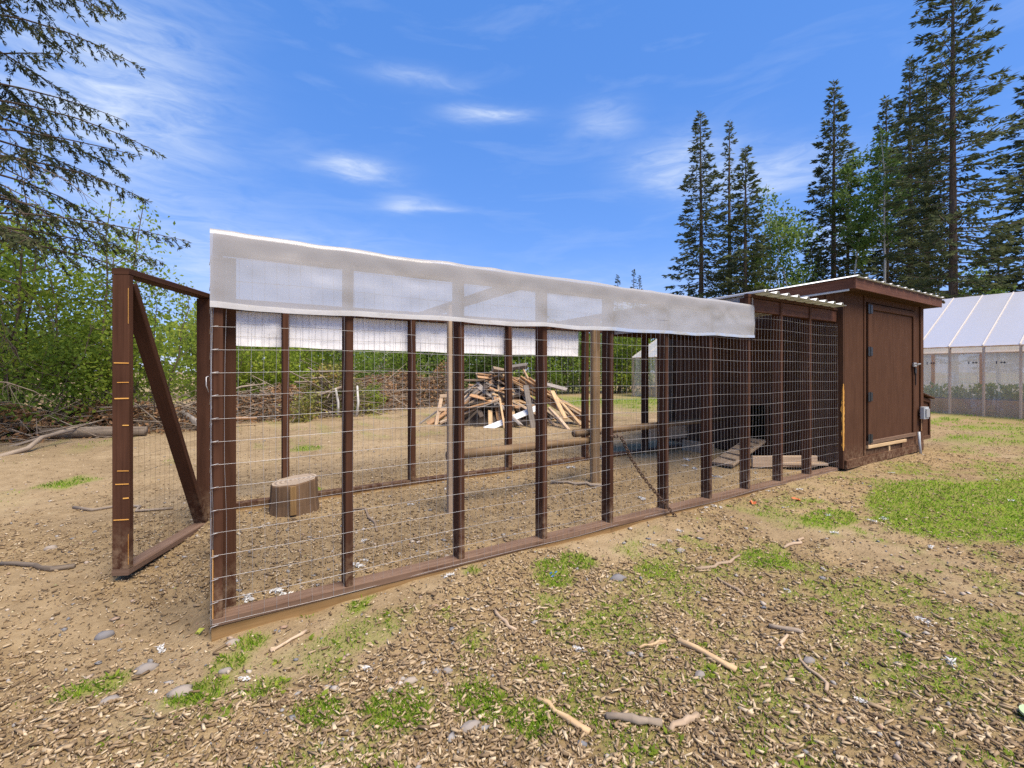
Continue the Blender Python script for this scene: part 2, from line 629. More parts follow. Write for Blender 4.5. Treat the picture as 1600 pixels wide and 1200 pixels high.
def fbm(x, y, o=4):
    s, a, t = 0, .5, 0
    for i in range(o):
        s = s + a * vnoise(x * 2 ** i + 17 * i, y * 2 ** i + 31 * i)
        t += a
        a *= .5
    return s / t


def sstep(a, b, x):
    t = np.clip((np.asarray(x, float) - a) / (b - a), 0, 1)
    return t * t * (3 - 2 * t)


def ground_z(x, y):
    x, y = np.asarray(x, float), np.asarray(y, float)
    g = -.048 + .095 * sstep(-.1, 1.6, y)
    g = g - (.065 * sstep(.08, -.25, x) * sstep(-.6, .6, y) + .05 * sstep(-.2, -1.8, x)) * (1 - sstep(2.5, 6, y))
    g = g + .03 * sstep(3.0, 6.5, x) * (1 - sstep(.2, 1.0, y))
    g = g + .030 * sstep(.3, 1.6, x) * sstep(-.9, -.05, y) * (1 - sstep(.0, .25, y))
    far = sstep(10, 25, np.hypot(x, y))
    g = g * (1 - far)
    near = 1 - sstep(9, 16, np.hypot(x - 2, y))
    g = g + near * (.050 * (fbm(x * 1.3, y * 1.3, 3) - .5) + .022 * (fbm(x * 7, y * 7, 2) - .5))
    # two scratched hollows where hens have dug
    for hx, hy, r, dp in ((2.36, .46, .12, .06), (2.02, .86, .10, .05), (1.40, .22, .09, .03), (2.95, 1.25, .13, .03)):
        g = g - dp * np.exp(-(((x - hx) / r) ** 2 + ((y - hy) / (r * .7)) ** 2))
    return g


LAWN = ((5.5, -.95, 1.0, .42), (6.3, -1.35, 1.1, .45), (4.75, -1.2, .6, .42), (5.3, -1.6, .9, .4), (7.2, -1.75, 1.0, .45), (4.1, -.72, .40, .16))
BLOBS = ((1.62, -.36, .16), (1.65, -.25, .12), (1.87, -.27, .14), (.04, -.24, .09), (.15, -.5, .10), (-.03, -.38, .12), (-.34, -.07, .10), (-.44, -.05, .08),
         (.78, -.97, .11), (.80, -1.02, .12), (.57, -.90, .12), (.49, -.85, .10), (.61, -.09, .06), (.39, .01, .05), (.13, -.12, .08), (1.16, 4.69, .25), (-1.23, 4.03, .25),
         (.3, -.75, .12), (.9, -1.15, .12), (2.2, -.62, .16), (2.9, -.85, .2), (.75, 2.15, .12), (.68, .0, .05), (1.25, -.08, .07))


def grass_mask(x, y):
    x, y = np.asarray(x, float), np.asarray(y, float)
    lawn = 0
    for lx, ly, rx, ry in LAWN:
        lawn = np.maximum(lawn, np.exp(-(((x - lx) / rx) ** 2 + ((y - ly) / ry) ** 2) ** 1.5))
    n = fbm(x * 2.6 + 3, y * 2.6 + 9, 3)
    n2 = fbm(x * 7.5 + 31, y * 7.5 + 5, 2)
    lawn = sstep(.32, .62, lawn + .35 * (n - .5))
    blob = 0
    for bx, by, r in BLOBS:
        blob = np.maximum(blob, np.exp(-((x - bx) ** 2 + (y - by) ** 2) / (r * r)))
    blob = sstep(.30, .75, blob + .5 * (n2 - .5))
    # small tufts all over the open ground in front of the run
    front = sstep(.05, -.35, y) * sstep(-.6, .6, x)
    tuft = sstep(.45, .68, .5 * n + .5 * n2 + .05 * sstep(.2, 1.6, -y - .1)) * front * .62
    back = sstep(3.0, 5.5, y - .15 * x) * sstep(.60, .74, n) * .35
    far = sstep(8.8, 11, x) * sstep(.44, .62, n) * .8 * (1 - sstep(9.5, 10.5, y) * 0)
    strip = np.exp(-((y - 9.3 - .05 * x) / 1.3) ** 2) * sstep(6.5, 9, x) * .9
    run = (x > -.05) & (x < 6.1) & (y > -.01) & (y < 1.86)
    coop = (x > 6.0) & (x < 8.55) & (y > -.1) & (y < 2.5)
    g = np.clip(np.maximum.reduce([lawn, blob, tuft, back, far, strip]), 0, 1)
    return np.where(run | coop, 0, g)


def mulch_mask(x, y):
    x, y = np.asarray(x, float), np.asarray(y, float)
    n = fbm(x * 1.1 + 7, y * 1.1 + 2, 4)
    near = sstep(4.2, 1.6, y)
    m_ = sstep(.36, .55, n + .1 * sstep(0, -1.2, y)) * near
    m_ = np.maximum(m_, np.exp(-(((x - 7.6) / 1.8) ** 2 + ((y + .35) / .5) ** 2)))
    m_ = np.maximum(m_, (.25 + .75 * sstep(.35, .55, n)) * sstep(.1, -.3, x) * sstep(3.2, 1.2, y))
    inrun = (x > 0) & (x < 6) & (y > 0) & (y < 1.9)
    m_ = np.where(inrun, np.maximum(m_ * .8, .55 * sstep(4.5, 0.5, x) + .25), m_)
    m_ = np.maximum(m_, .8 * sstep(9, 11, x) * sstep(.4, .6, n) * sstep(8, 5, y))
    return np.clip(m_, 0, 1)


# ------------------------------------------------------------------ ground sheet out to the horizon
def axis(lo, hi, step, far):
    a = list(np.arange(lo, hi + 1e-6, step))
    s, v = step, hi
    while v < far:
        s *= 1.35
        v += s
        a.append(v)
    s, v = step, lo
    pre = []
    while v > -far:
        s *= 1.35
        v -= s
        pre.append(v)
    return np.array(pre[::-1] + a)


gx, gy = axis(-2.2, 8.5, .045, 900), axis(-2.6, 4.0, .045, 900)
GX, GY = np.meshgrid(gx, gy, indexing='ij')
GZ = ground_z(GX, GY)
nx, ny = GX.shape
idx = np.arange(nx * ny).reshape(nx, ny)
F = np.stack([idx[:-1, :-1], idx[1:, :-1], idx[1:, 1:], idx[:-1, 1:]], -1).reshape(-1, 4)
me = np_mesh('ground', np.stack([GX, GY, GZ], -1).reshape(-1, 3), F, 'soil', True)
for nm, fn in (('grass', grass_mask), ('mulch', mulch_mask)):
    a = me.attributes.new(nm, 'FLOAT', 'POINT')
    a.data.foreach_set('value', fn(GX, GY).astype(np.float32).ravel())
g_o = link('ground', me)
g_o['kind'] = 'structure'
g_o['label'] = 'bare brown soil with patchy grass around the run'


# ------------------------------------------------------------------ the chicken run
run = thing('chicken_run', 'long brown timber chicken run of wire mesh with a milky plastic band', 'chicken run', (3.0, .9, 0))
PX = [0.0, .61, 1.22, 1.83, 2.44, 3.05, 3.63, 4.21, 4.79, 5.38]
PXC = [.019, .585, 1.226, 1.834, 2.437, 3.051, 3.622, 4.212, 4.792, 5.378]
for i, x in enumerate(PXC):
    top = 1.66 if i < 7 else 1.825
    mb = MB()
    if i == 0:
        mb.box(0, .038, 0.001, .089, .0365, top)
        mb.build('corner_post', 'brown_paint', run)
        MB().box(.006, .092, .091, .129, .0365, top).build('corner_post', 'brown_paint', run)
        MB().board((-.0012, .004, .04), (-.0012, .004, .34), .004, .016, (0, 1, 0), .001).build('bare_edge', 'fresh_wood', run)
    else:
        tw = .004 * math.sin(i * 2.1)
        mb.board((x, .045, .0365), (x + tw, .045, top), .038, .089, (0, 1, 0), .004)
        mb.build('post', 'brown_paint', run)
MB().box(-.004, 6.0, -.001, .089, 0, .036, axis='x').build('sill', 'brown_sill', run)
for a, b in ((-.006, 2.43), (2.433, 4.87), (4.873, 6.0)):
    MB().box(a, b, .004, .080, -.13, -.0015, axis='x').build('base_board', 'treated_board', run)
MB().box(0, 4.25, .0, .038, 1.662, 1.744, axis='x').build('top_rail', 'brown_paint', run)
MB().box(0, 4.25, .040, .078, 1.662, 1.742, axis='x').build('top_rail', 'brown_paint', run)
for a, b in ((4.233, 4.771), (4.813, 5.357), (5.399, 6.0)):
    MB().box(a, b, .012, .050, 1.70, 1.823, axis='x').build('header_board', 'red_brown_board', run)
MB().box(4.19, 6.0, -.002, .040, 1.827, 1.858, axis='x').build('roof_plate', 'brown_paint', run)
# far side
FXC = [.0, .50, 1.597, 2.695, 3.80, 4.862]
for i, x in enumerate(FXC):
    MB().board((x + .019, 1.83, .10), (x + .019, 1.83, 1.615), .05, .089, (0, 1, 0)).build('post', 'brown_paint', run)
MB().box(0, 6.04, 1.79, 1.872, .062, .099, axis='x').build('sill', 'brown_paint', run)
MB().box(0, 6.04, 1.795, 1.868, -.06, .0605, axis='x').build('base_board', 'treated_board', run)
MB().box(0, 4.25, 1.79, 1.872, 1.617, 1.70, axis='x').build('top_rail', 'brown_paint', run)
MB().box(4.25, 6.04, 1.79, 1.872, 1.585, 1.78, axis='x').build('top_rail', 'brown_paint', run)
for x in (1.62, 3.24):
    MB().board((x + .06, .085, 1.70), (x + .06, 1.785, 1.662), .038, .07).build('rafter', 'brown_paint', run)
MB().board((4.30, .06, 1.775), (4.30, 1.785, 1.715), .038, .10).build('rafter', 'brown_paint', run)
# end frame at the gate
MB().box(-.002, .036, .13, 1.785, .0, .036, axis='y').build('threshold', 'brown_sill', run)
MB().box(.0, .036, .86, .898, .0365, 1.66).build('post', 'brown_paint', run)
MB().box(.0, .036, .08, 1.785, 1.662, 1.74, axis='y').build('top_rail', 'brown_paint', run)
# centre posts and perches
mb = MB()
mb.board((1.603, .93, -.02), (1.603, .93, 1.66), .066, .04, (0, 1, 0)).build('centre_post', 'tan_board', run)
MB().board((3.24, 1.04, -.02), (3.25, 1.04, 1.66), .085, .085, (.5, 1, 0), .012).build('centre_post', 'log_bark', run)
MB().tube([(1.60, .99, .452), (2.2, 1.02, .447), (2.8, 1.09, .438), (3.27, 1.10, .432)], [.043, .041, .038, .036], 10).build('perch_pole', 'log_bark', run, True)
MB().tube([(3.05, 1.13, .515), (3.6, 1.20, .505), (4.4, 1.31, .49), (5.5, 1.44, .475), (6.045, 1.49, .47)], [.040, .038, .037, .034, .032], 10).build('perch_pole', 'log_bark', run, True)
MB().board((4.87, 1.74, .31), (5.62, 1.74, .29), .03, .17).build('low_board', 'tan_board', run)


def wire_net(name, origin, ud, vd, ulen, vlen, ustep, vstep, parent, rad=.0012, wob=.004, seed=1, mat='galvanised_wire'):
    """welded wire mesh: a grid of round wires over the plane origin + u*ud + v*vd"""
    rs = np.random.RandomState(seed)
    mb = MB()
    o_, ud, vd = np.asarray(origin, float), nrm(ud), nrm(vd)
    nd = np.cross(ud, vd)
    ph = rs.rand(8) * 6.28

    def P(u, v):
        w = wob * (math.sin(u * 3.1 + ph[0] + v * 1.7) + .5 * math.sin(u * 7.3 + v * 4.1 + ph[1]))
        a = wob * .7 * math.sin(v * 5.1 + u * 2.3 + ph[2])
        b = wob * .9 * math.sin(u * 4.3 + v * 2.9 + ph[3])
        return o_ + ud * (u + a) + vd * (v + b) + nd * w
    nu, nv = int(ulen / ustep + .5), int(vlen / vstep + .5)
    for i in range(nu + 1):
        u = min(i * ustep, ulen)
        k = max(3, int(vlen / .22))
        mb.tube([P(u + rs.randn() * .0012, vlen * j / k) for j in range(k + 1)], rad * .8, 4, False)
    for i in range(nv + 1):
        v = min(i * vstep, vlen)
        k = max(3, int(ulen / .16))
        mb.tube([P(ulen * j / k, v) + nd * rad * 1.5 for j in range(k + 1)], rad * 1.08, 4, False)
    return mb.build(name, mat, parent, True)


wire_net('wire_mesh', (-.004, -.006, .012), (1, 0, 0), (0, 0, 1), 6.0, 1.66, .0508, .1016, run, .00082, .006, 1)
wire_net('wire_mesh', (0, 1.880, .09), (1, 0, 0), (0, 0, 1), 6.0, 1.55, .0508, .1016, run, .00070, .004, 2, 'dull_wire')
wire_net('wire_mesh', (-.006, .0, .012), (0, 1, 0), (0, 0, 1), .87, 1.64, .0508, .1016, run, .0009, .003, 3)
# loose wire ends folded round the corner post
rs = np.random.RandomState(9)
mb = MB()
for i in range(17):
    z = .012 + .1016 * i
    mb.tube([(.02, -.009, z), (-.008, -.010, z - .004), (-.013, .008 + .012 * rs.rand(), z - .03 - .02 * rs.rand())], .0016, 5)
mb.build('wire_ends', 'galvanised_wire', run, True)['kind'] = 'stuff'


def drape(name, mat, x0, x1, ztop, zbot, y, parent, seed, over=.05, nx_=150, hem=True, sag=.010):
    """plastic sheet hung outside the mesh: rolled over the rail on top, wrinkled, wavy at the hem"""
    rs = np.random.RandomState(seed)
    xs = np.linspace(x0, x1, nx_)
    ts = np.concatenate([np.linspace(-.32, 0, 7)[:-1], np.linspace(0, 1, 16)])
    n1 = fbm(xs * 2.3 + seed, xs * 0 + seed, 3) - .5
    V = []
    for i, x in enumerate(xs):
        f = (x - x0) / (x1 - x0)
        zt = ztop[0] + (ztop[1] - ztop[0]) * f + .018 * (fbm(x * 3.5 + seed, .3 + seed, 3) - .5) * 2 * .7
        zb = zbot[0] + (zbot[1] - zbot[0]) * f - .006 * abs(math.sin(x / .61 * math.pi)) + .012 * (fbm(x * 1.9 + seed * 3, 4.2, 3) - .5) * 2
        for t in ts:
            if t < 0:
                V.append((x, y + (-t) * over / .32, zt + .004 - .02 * t * t + .006 * n1[i]))
            else:
                bulge = 1.15 * (.020 * (fbm(x * 3.2 + seed, t * 1.6 + seed, 3) - .5) * 2 + .005 * (fbm(x * 9 + seed, t * 3.5 + x * 3, 3) - .5) * 2) * (0.25 + .75 * math.sin(min(1, t * 1.15) * math.pi) + .35 * (t > .9))
                V.append((x, y - .004 - abs(bulge) * 1.0 + (.004 if t == 0 else 0), zt + (zb - zt) * t))
    nt = len(ts)
    F, U = [], []
    for i in range(nx_ - 1):
        for j in range(nt - 1):
            a = i * nt + j
            F.append((a, a + 1, a + nt + 1, a + nt))
    V = np.array(V)
    o = link(name, np_mesh(name, V, np.array(F), mat, True), parent)
    if hem:
        hv, hf = [], []
        base = nt - 1
        for i in range(nx_):
            b_ = V[i * nt + base]
            up_ = V[i * nt + base - 1]
            hv.append(b_ + np.array((0, -.0035, -.004)))
            hv.append(b_ + (up_ - b_) * .95 + np.array((0, -.0035, .006 * (fbm(i * .13, seed) - .5))))
        for i in range(nx_ - 1):
            hf.append((2 * i, 2 * i + 1, 2 * i + 3, 2 * i + 2))
        link('hem', np_mesh('hem', np.array(hv), np.array(hf), 'milky_plastic_hem', True), o)
    return o


drape('plastic_sheet', 'milky_plastic', -.012, 4.27, (1.752, 1.757), (1.412, 1.452), -.009, run, 3)
drape('plastic_sheet', 'white_plastic', .0, 3.76, (1.70, 1.70), (1.338, 1.325), 1.892, run, 8, hem=False)
# plastic gable piece between the open run and the roofed end
ys = np.linspace(0, 1.80, 26)
V = [(4.272 + .012 * (fbm(y_ * 4, .5) - .5), y_, 1.60 + z_ * ((1.852 - .045 * y_ / 1.8) - 1.60)) for y_ in ys for z_ in (0, .33, .66, 1)]
F = np.array([(i * 4 + j, i * 4 + j + 1, i * 4 + j + 5, i * 4 + j + 4) for i in range(25) for j in range(3)])
link('plastic_end', np_mesh('plastic_end', np.array(V), F, 'milky_plastic', True), run)


def ribbed(name, x0, x1, y0, y1, z0, z1, mat, parent, pitch=.23, rib=.022, along='y'):
    """ribbed metal roofing sheet with thickness"""
    xs, hs = [], []
    x = x0
    while x < x1 - .02:
        for dx, h in ((0, 0), (.015, rib), (.045, rib), (.06, 0)):
            if x + dx <= x1:
                xs.append(x + dx)
                hs.append(h)
        x += pitch
    xs.append(x1)
    hs.append(0)
    V, F = [], []
    n = len(xs)
    for (yy, zz) in ((y0, z0), (y1, z1)):
        for X, H in zip(xs, hs):
            V.append((X, yy, zz + H))
    for (yy, zz) in ((y0, z0), (y1, z1)):
        for X, H in zip(xs, hs):
            V.append((X, yy, zz + H - .003))
    for i in range(n - 1):
        F.append((i, i + 1, n + i + 1, n + i))
        F.append((2 * n + i, 3 * n + i, 3 * n + i + 1, 2 * n + i + 1))
        F.append((i, 2 * n + i, 2 * n + i + 1, i + 1))
        F.append((n + i, n + i + 1, 3 * n + i + 1, 3 * n + i))
    return link(name, np_mesh(name, np.array(V), np.array(F), mat), parent)


ribbed('roof_sheet', 4.25, 5.90, -.13, 1.98, 1.862, 1.815, 'metal_roof', run, .19, .024)
MB().board((4.245, -.125, 1.872), (4.245, 1.975, 1.826), .012, .022).build('roof_edge_trim', 'white_board', run)

# the gate: hinged at the far corner, standing open
H0, H1 = np.array((-.035, 1.735)), np.array((-.431, .941))
gd = nrm(H1 - H0)
gw = float(np.linalg.norm(H1 - H0))
gn = np.array((gd[1], -gd[0]))
up3 = (gn[0], gn[1], 0)


def gp(u, z, off=0):
    p = H0 + gd * u + gn * off
    return (p[0], p[1], z)


gate = MB()
gate.board(gp(.019, .03), gp(.019, 1.672), .038, .089, up3)
gate = gate.build('gate', 'brown_paint', run)
gate['label'] = 'mesh gate with a diagonal brace standing open at the near end'
MB().board(gp(gw - .02, .026), gp(gw - .02, 1.674), .038, .089, up3).build('stile', 'brown_paint', gate)
MB().board(gp(-.0, 1.694), gp(gw, 1.694), .089, .036).build('rail', 'brown_paint', gate)
MB().board(gp(-.0, .006), gp(gw, .006), .089, .036).build('rail', 'brown_sill', gate)
MB().board(gp(.06, .03, .0), gp(gw - .06, 1.63, .0), .038, .086, up3).build('brace', 'brown_paint', gate)
wire_net('wire_mesh', gp(.0, .01, .049), (gd[0], gd[1], 0), (0, 0, 1), gw, 1.66, .0508, .1016, gate, .00065, .003, 5, 'dull_wire')
rs = np.random.RandomState(4)
mb = MB()
e = H0 + gd * (gw + .0010)
for z in (.30, .42, .50, .575, .83, .98, 1.07, 1.18):
    a, b = -.005 - .02 * rs.rand(), .036
    w_ = .004 + .003 * rs.rand()
    L_ = .03 + .05 * rs.rand()
    p = (e[0], e[1])
    c0 = np.array((p[0] - gn[0] * (.0445 - L_), p[1] - gn[1] * (.0445 - L_), z))
    c1 = np.array((p[0] - gn[0] * .0445, p[1] - gn[1] * .0445, z + .002 * rs.randn()))
    mb.board(c0, c1, .0015, w_, (0, 0, 1), .0004)
mb.board((e[0] - gn[0] * .042, e[1] - gn[1] * .042, .05), (e[0] - gn[0] * .042, e[1] - gn[1] * .042, .22), .0018, .0020, (0, 1, 0), .0004)
mb.board((e[0] - gn[0] * .042, e[1] - gn[1] * .042, 1.40), (e[0] - gn[0] * .042, e[1] - gn[1] * .042, 1.60), .0018, .0020, (0, 1, 0), .0004)
mb.build('paint_scrapes', 'fresh_wood', gate)['kind'] = 'stuff'
# hook and loop on the far corner post
MB().tube([(-.01, 1.70, 1.10), (-.03, 1.66, 1.09), (-.03, 1.65, 1.03), (-.015, 1.66, .98)], .004, 6).build('hook', 'galvanised_wire', run, True)

# the hanging chain
mb = MB()
cp = [(2.425, -.020, .668), (2.47, -.024, .664), (2.505, -.026, .655), (2.53, -.026, .618), (2.60, -.027, .50), (2.70, -.028, .375), (2.80, -.028, .272), (2.92, -.03, .155), (3.03, -.032, .052), (3.06, -.04, .010), (3.10, -.06, -.03)]
cp = [np.array(p) for p in cp]
seg = [np.linalg.norm(cp[i + 1] - cp[i]) for i in range(len(cp) - 1)]
tot = sum(seg)
pos = 0
k = 0
while pos < tot:
    r_ = pos
    i = 0
    while i < len(seg) - 1 and r_ > seg[i]:
        r_ -= seg[i]
        i += 1
    d = nrm(cp[i + 1] - cp[i])
    c = cp[i] + d * r_
    s_ = nrm(np.cross(d, (0, 1, 0))) if k % 2 else nrm(np.cross(np.cross(d, (0, 1, 0)), d))
    pts = [c + d * (.022 * math.cos(t)) + s_ * (.0125 * math.sin(t)) for t in np.linspace(0, 2 * math.pi, 9)]
    mb.tube(pts, .0038, 5, False)
    pos += .031
    k += 1
tag(mb.build('chain', 'rusty_chain', None, True, (2.75, -.03, 0)), 'dark rusty chain looped round a post and hanging to the sill', 'chain')

# ------------------------------------------------------------------ the coop
coop = thing('chicken_coop', 'brown plywood chicken coop with a flat metal roof at the end of the run', 'chicken coop', (7.26, 1.17, .02))
CX0, CX1, CY0, CY1 = 6.05, 8.47, -.05, 2.36
# wall towards the run: vertical boards with grooves, pop hole left open
y = CY0 + .052
k = 0
while y < CY1 - .01:
    y2 = min(y + .150, CY1)
    sp = [(.05, 2.06)]
    if y2 > .84 and y < 1.13:
        sp = [(.05, .20), (.69, 2.06)]
    for z0, z1 in sp:
        MB().box(CX0, CX0 + .018, y + .004, y2 - .004, z0, z1, .004).build('siding_board', 'brown_dark_siding', coop)
    y = y2
MB().box(CX0 + .0185, CX0 + .026, CY0 + .03, .80, .05, 2.05).build('backing', 'brown_dark_siding', coop)
MB().box(CX0 + .0185, CX0 + .026, 1.17, CY1, .05, 2.05).build('backing', 'brown_dark_siding', coop)
MB().box(CX0 - .030, CX0 - .001, CY1 - .075, CY1 + .01, .05, 2.06).build('corner_trim', 'dark_board', coop)
MB().box(CX0 - .028, CX0 - .001, -.048, .038, .03, 2.03).build('corner_trim', 'brown_dark_siding', coop)
MB().box(CX0 - .02, CX0 - .001, .80, .842, .17, .73).build('pop_hole_trim', 'brown_dark_siding', coop)
# front: fixed panels, trims
MB().box(CX0, 6.585, CY0, CY0 + .02, .10, 2.06).build('siding_panel', 'brown_siding', coop)
MB().box(8.20, CX1, CY0, CY0 + .02, .10, 2.06).build('siding_panel', 'brown_siding', coop)
MB().box(6.587, 8.198, CY0 + .001, CY0 + .021, 1.972, 2.06).build('siding_panel', 'brown_siding', coop)
MB().box(6.587, 8.198, CY0 + .001, CY0 + .021, .10, .235, axis='x').build('siding_panel', 'brown_siding', coop)
MB().box(CX0 - .002, CX1 + .002, CY0 - .022, CY0 - .001, .022, .125, axis='x').build('base_trim', 'brown_siding', coop)
MB().box(8.37, CX1 + .003, CY0 - .021, CY0 - .001, .127, 2.055).build('corner_trim', 'brown_siding', coop)
MB().board((6.60, CY0 - .018, .228), (7.80, CY0 - .018, .214), .030, .040).build('bare_ledge', 'bare_wood', coop)
MB().box(7.255, 7.295, CY0 - .020, CY0 - .001, .127, .205).build('ledge_support', 'bare_wood', coop)
MB().box(7.70, 7.735, CY0 - .016, CY0 - .001, .127, .205).build('ledge_support', 'brown_siding', coop)
MB().box(6.545, 6.585, CY0 - .012, CY0 - .001, .127, 2.05).build('door_jamb', 'brown_siding', coop)
# peeled strip of bare wood at the near corner
rs = np.random.RandomState(3)
V, F = [], []
N = 26
for i in range(N):
    z = .235 + .76 * i / (N - 1)
    w1 = (.004 + .020 * rs.rand() ** 1.5) * min(1, i / 3, (N - 1 - i) / 4) + .003
    w2 = (.004 + .014 * rs.rand()) * min(1, i / 3, (N - 1 - i) / 4) + .002
    V += [(CX0 - .0315, CY0 + .003 + w1, z), (CX0 - .033, CY0 - .0005, z), (CX0 - .030 + w2, CY0 - .0035, z)]
for i in range(N - 1):
    for j in range(2):
        a = i * 3 + j
        F.append((a, a + 1, a + 4, a + 3))
uv = []
for f_ in F:
    uv += [(V[q][2], V[q][0] + V[q][1]) for q in f_]
link('bare_wood_strip', np_mesh('bare_wood_strip', V, F, 'fresh_wood', False, uv), coop)
# door
door = MB().box(6.62, 8.15, CY0 - .006, CY0 + .016, .262, 1.955).build('door', 'brown_siding', coop)
door['label'] = 'wide brown plywood door on four black hinges'
fy0, fy1 = CY0 - .026, CY0 - .0065
MB().box(6.62, 6.712, fy0, fy1, .30, 1.955).build('door_stile', 'brown_siding', door)
MB().box(8.075, 8.15, fy0, fy1, .30, 1.955).build('door_stile', 'brown_siding', door)
MB().box(6.714, 8.073, fy0 + .001, fy1, 1.885, 1.955, axis='x').build('door_rail', 'brown_siding', door)
MB().box(6.60, 8.17, fy0 - .002, fy1, .250, .298, axis='x').build('door_rail', 'brown_sill', door)
for z in (1.885, 1.375, .83, .325):
    mb = MB()
    mb.box(6.605, 6.655, fy0 - .006, fy0 - .001, z - .055, z + .055)
    mb.box(6.664, 6.73, fy0 - .006, fy0 - .001, z - .05, z + .05)
    mb.tube([(6.660, fy0 - .006, z - .058), (6.660, fy0 - .006, z + .058)], .008, 8)
    mb.build('hinge', 'black_iron', door)
mb = MB()
mb.box(8.04, 8.14, fy0 - .016, fy0 - .001, 1.20, 1.255, axis='x')
mb.tube([(8.14, fy0 - .014, 1.225), (8.24, fy0 - .014, 1.235)], .009, 8)
mb.tube([(8.06, fy0 - .014, 1.232), (8.06, fy0 - .05, 1.236), (8.14, fy0 - .055, 1.238)], .008, 8)
mb.build('latch', 'flashing', door)
mb = MB()
mb.box(8.085, 8.135, fy0 - .018, fy0 - .002, 1.11, 1.185)
mb.box(8.128, 8.140, fy0 - .012, fy0 - .002, .95, 1.11)
mb.build('padlock', 'black_iron', door)
# remaining walls
MB().box(CX1 - .02, CX1, CY0 + .022, CY1 - .02, .06, 2.05).build('siding_panel', 'brown_siding', coop)
MB().box(CX0 + .03, CX1, CY1 - .019, CY1, .06, 2.03).build('siding_panel', 'brown_siding', coop)
MB().box(CX0 + .028, CX1 - .022, CY0 + .024, CY1 - .022, .055, .16).build('floor_deck', 'dark_board', coop)
# roof
RY0, RY1 = -.20, 2.55
ZF, ZB = 2.175, 2.11


def rz(yy):
    return ZF + (ZB - ZF) * (yy - RY0) / (RY1 - RY0)


MB().board((7.34, RY0 + .02, rz(RY0) - .125), (7.34, RY1 - .02, rz(RY1) - .10), 2.70, .012, (0, 0, 1), .002).build('soffit', 'brown_dark_siding', coop)
MB().box(5.94, 8.74, RY0, RY0 + .02, ZF - .128, ZF - .004, axis='x').build('fascia', 'red_brown_board', coop)
MB().board((5.95, RY0 + .021, ZF - .066), (5.95, RY1, ZB - .066), .02, .120).build('fascia', 'red_brown_board', coop)
MB().board((8.73, RY0 + .021, ZF - .066), (8.73, RY1, ZB - .066), .02, .120).build('fascia', 'red_brown_board', coop)
MB().board((5.934, RY0 + .06, ZF - .137), (5.934, RY1, ZB - .137), .012, .022).build('drip_strip', 'flashing', coop)
ribbed('roof_sheet', 5.915, 8.765, RY0 - .03, RY1 + .03, ZF + .001, ZB + .001, 'metal_roof', coop, .23, .016)
MB().board((8.745, RY0 - .005, ZF - .04), (8.90, RY0 + .02, ZF - .045), .03, .028).build('roof_batten_end', 'dark_board', coop)
# nest box on the end wall
nb = MB().board((CX1 + .20, -.02, .44), (CX1 + .20, 1.5, .44), .39, .58, (0, 0, 1), .003).build('nest_box', 'brown_siding', coop)
MB().board((CX1 + .002, .7, .822), (CX1 + .43, .7, .745), 1.56, .022).build('lid', 'brown_siding', nb)
MB().board((CX1 + .004, -.032, .755), (CX1 + .39, -.032, .700), .02, .055).build('trim', 'brown_siding', nb)
MB().box(CX1 + .36, CX1 + .398, -.040, -.021, .155, .68).build('trim', 'brown_siding', nb)
MB().box(CX1 + .004, CX1 + .398, -.042, -.021, .155, .205, axis='x').build('trim', 'brown_siding', nb)
# outlet box with conduit
bx = MB().box(8.30, 8.46, CY0 - .085, CY0 - .024, .475, .64, .012).build('outlet_box', 'grey_plastic_box', coop)
MB().box(8.315, 8.445, CY0 - .10, CY0 - .0855, .50, .615, .008).build('cover', 'flashing', bx)
MB().tube([(8.225, CY0 - .04, .30), (8.225, CY0 - .045, .15), (8.235, CY0 - .06, -.04)], .016, 8).build('conduit', 'grey_plastic_box', coop, True)
MB().board((8.385, CY0 - .0235, .30), (8.385, CY0 - .0235, .47), .02, .003, (0, 1, 0), .001).build('rust_run', 'orange_board', coop)

# ramp up to the pop hole, and loose boards in the roofed end
rmp = MB().board((5.02, .80, .05), (6.06, .97, .235), .26, .028)
for i in range(5):
    t = .15 + .17 * i
    rmp.board((5.02 + 1.04 * t - .02, .80 + .17 * t - .12, .075 + .185 * t), (5.02 + 1.04 * t + .02, .80 + .17 * t + .12, .075 + .185 * t), .02, .018)
tag(rmp.build('hen_ramp', 'tan_board', None, False, (5.5, .88, .05)), 'dusty plank ramp leading up to the dark pop hole', 'ramp')
tag(MB().board((5.55, 1.86 - .12, .10), (5.60, 1.30, .09), .03, .17).build('loose_plank', 'tan_board', None, False, (5.57, 1.5, .03)), 'short tan plank standing on edge by the far corner of the roofed end', 'plank')
tag(MB().board((5.30, .60, .085), (5.95, .20, .085), .04, .13).build('loose_plank', 'tan_board', None, False, (5.6, .4, .03)), 'tan plank on edge lying below the ramp', 'plank')
tag(MB().board((5.50, .55, .06), (6.02, .14, .06), .14, .03).build('loose_plank', 'tan_board', None, False, (5.8, .35, .03)), 'flat tan plank behind the plank on edge, nearest the coop wall', 'plank')

